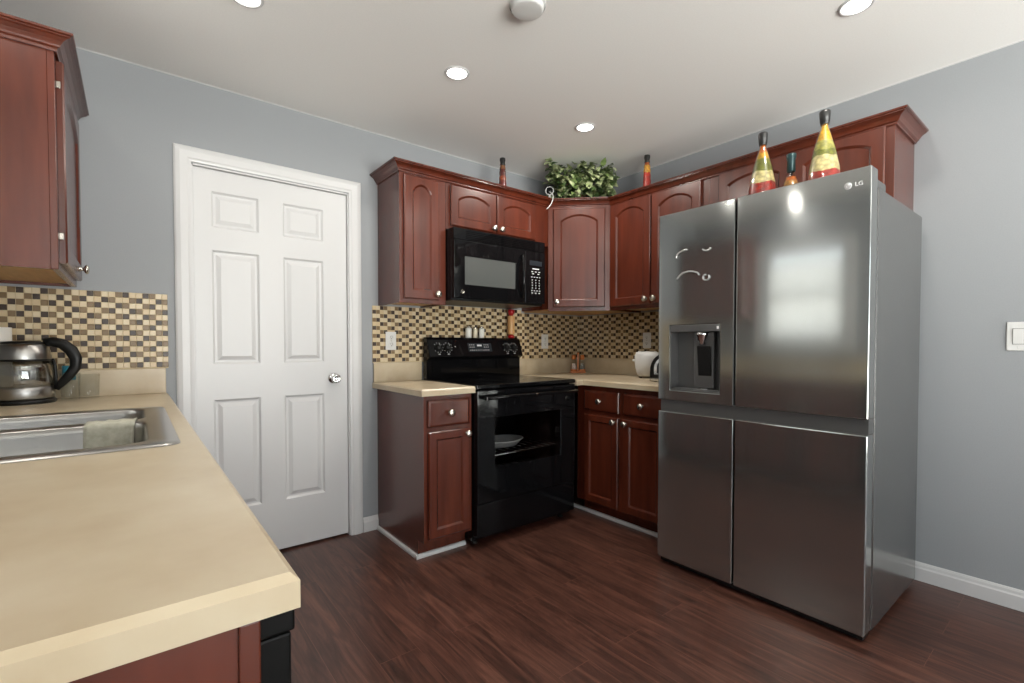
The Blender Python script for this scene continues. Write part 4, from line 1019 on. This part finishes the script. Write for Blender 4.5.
for i in range(760):
    s_ = rnd.uniform(-.222, .222); t_ = rnd.uniform(-.08, .200); edge = 1-abs(s_)/.30
    z = UT+.045+rnd.random()**.8*(.235*(.75+.25*edge) if s_ > -.15 else .255)
    p = PLc+dd*s_+nn*t_; p.z = z
    d = dd*(s_*2.2+rnd.uniform(-.7, .7))+nn*(.75+rnd.uniform(-.4, .5))+Vector((0, 0, rnd.uniform(-.9, .45)))
    p2 = p; L_ = rnd.uniform(.045, .075)
    up = Vector((0, 0, 1))+nn*.6+Vector((rnd.uniform(-.4, .4), rnd.uniform(-.4, .4), 0))
    if z+L_*.6 > H-.01: d.z = -abs(d.z)*.3-.1
    if (p+d.normalized()*L_).z > H-.012: continue
    q = p+d.normalized()*L_
    if q.x > -.02 or q.y > -.02: continue
    if (s_ < -.150 or (q-PLc).dot(dd) < -.165) and t_ > .01 and min(z, q.z) < UT+.155: continue      # clear of the camera
    leaf(p, d, up, L_, L_*rnd.uniform(.62, .85), rnd.choice((0, 1, 1, 1, 2)))
me = bpy.data.meshes.new('foliage'); me.from_pydata([v-Vector((-.36, -.34, UT)) for v in vs], [], fs)
for p_, m in zip(me.polygons, mi): p_.material_index = m; p_.use_smooth = True
for m in leaf_ms: me.materials.append(m)
fo = bpy.data.objects.new('foliage', me); COL.objects.link(fo); fo.parent = PL
b = NB()
for k in range(26):
    s_ = rnd.uniform(-.2, .2); e = PLc+dd*s_+nn*rnd.uniform(-.08, .11); e.z = UT+rnd.uniform(.12, .25)
    o_ = Vector((-.36, -.34, UT+.08)); m_ = (o_+e)/2+Vector((0, 0, .05))
    tube(b, [(o_*(1-u)**2+m_*2*u*(1-u)+e*u*u)-Vector((-.36, -.34, UT)) for u in (0, .25, .5, .75, 1)], .002, 5)
obj('stems', b, leaf_ms[2], PL)
cp = Vector((-.622, -.292, 0))
SCm = thing('security_camera', 'small round white camera with a black face on the corner cabinet beside the plant', 'camera', (cp.x, cp.y, UT+.0005), -48)
b = NB(); lathe(b, [(0, 0), (.026, 0), (.027, .004), (.020, .012), (.010, .020), (.008, .060), (.008, .085), (0, .085)], 24); obj('camera_base', b, plastic_m, SCm)
Mh = T(0, 0, .110) @ Matrix.Rotation(R(90), 4, 'X')
b = NB(); lathe(b, [(0, -.030), (.022, -.028), (.030, -.012), (.031, .004), (.030, .008), (.026, .008), (.026, .005), (0, .005)], 28, Mh); obj('camera_head', b, plastic_m, SCm)
b = NB(); lathe(b, [(0, .0052), (.0255, .0052), (.0255, .0072), (0, .0085)], 24, Mh); obj('camera_face', b, black_m, SCm)
b = NB(); q = [(-.632, -.300, 2.252), (-.640, -.325, 2.238), (-.648, -.352, 2.216), (-.655, -.364, 2.198), (-.664, -.370, 2.172), (-.680, -.371, 2.142), (-.700, -.368, 2.115), (-.716, -.362, 2.100)]
tube(b, q, .0028, 8); obj('cable', b, plastic_m, SCm, world=True)

# ------------------------------------------------------------------ ceiling fixtures
def can(x, y, lab, pw=None):
    t_ = thing('recessed_light', lab, 'ceiling light', (x, y, H), 0, 'recessed ceiling lights')
    b = NB(); lathe(b, [(.047, -.0002), (.047, -.003), (.050, -.0055), (.056, -.0045), (.059, -.002), (.060, -.0002)], 40); obj('trim_ring', b, white_m, t_)
    b = NB(); lathe(b, [(.0468, -.002), (.042, -.0055), (.022, -.008), (0, -.0085)], 32); obj('lens', b, lens_m, t_)
    l = bpy.data.lights.new('bulb', 'AREA'); l.shape = 'DISK'; l.size = .08; l.energy = pw or CAN_W; l.color = (1, .94, .86); l.spread = R(165)
    o = bpy.data.objects.new('bulb', l); COL.objects.link(o); o.parent = t_; o.location = (0, 0, -.0105)
can(-1.762, -.866, 'round recessed ceiling light left of centre, nearer the range', 7.5)
can(-.863, -.860, 'round recessed ceiling light in front of the corner plant', 15.0)
can(-.807, -2.206, 'round recessed ceiling light above the refrigerator side, at top right')
can(-2.644, -.800, 'round recessed ceiling light cut cut by the top edge, above the white door', 3.5)
can(-1.762, -2.30, 'round recessed ceiling light behind the photographer, right of the two')
can(-2.644, -2.30, 'round recessed ceiling light behind the photographer, left of the two')
can(-3.36, -1.05, 'round recessed ceiling light over the sink, seen only reflected in the refrigerator', 3.0)
SD = thing('smoke_detector', 'round white smoke detector on the ceiling at the top edge', 'smoke detector', (-1.795, -1.425, H))
b = NB(); lathe(b, [(.066, -.0002), (.066, -.008), (.063, -.010), (.062, -.020), (.058, -.025), (.052, -.0265), (.020, -.027), (0, -.027)], 40); obj('detector_body', b, plastic_m, SD)
b = NB(); lathe(b, [(.0695, -.0002), (.0705, -.002), (.0705, -.008), (.0682, -.0095)], 40); obj('mounting_ring', b, plastic_m, SD)
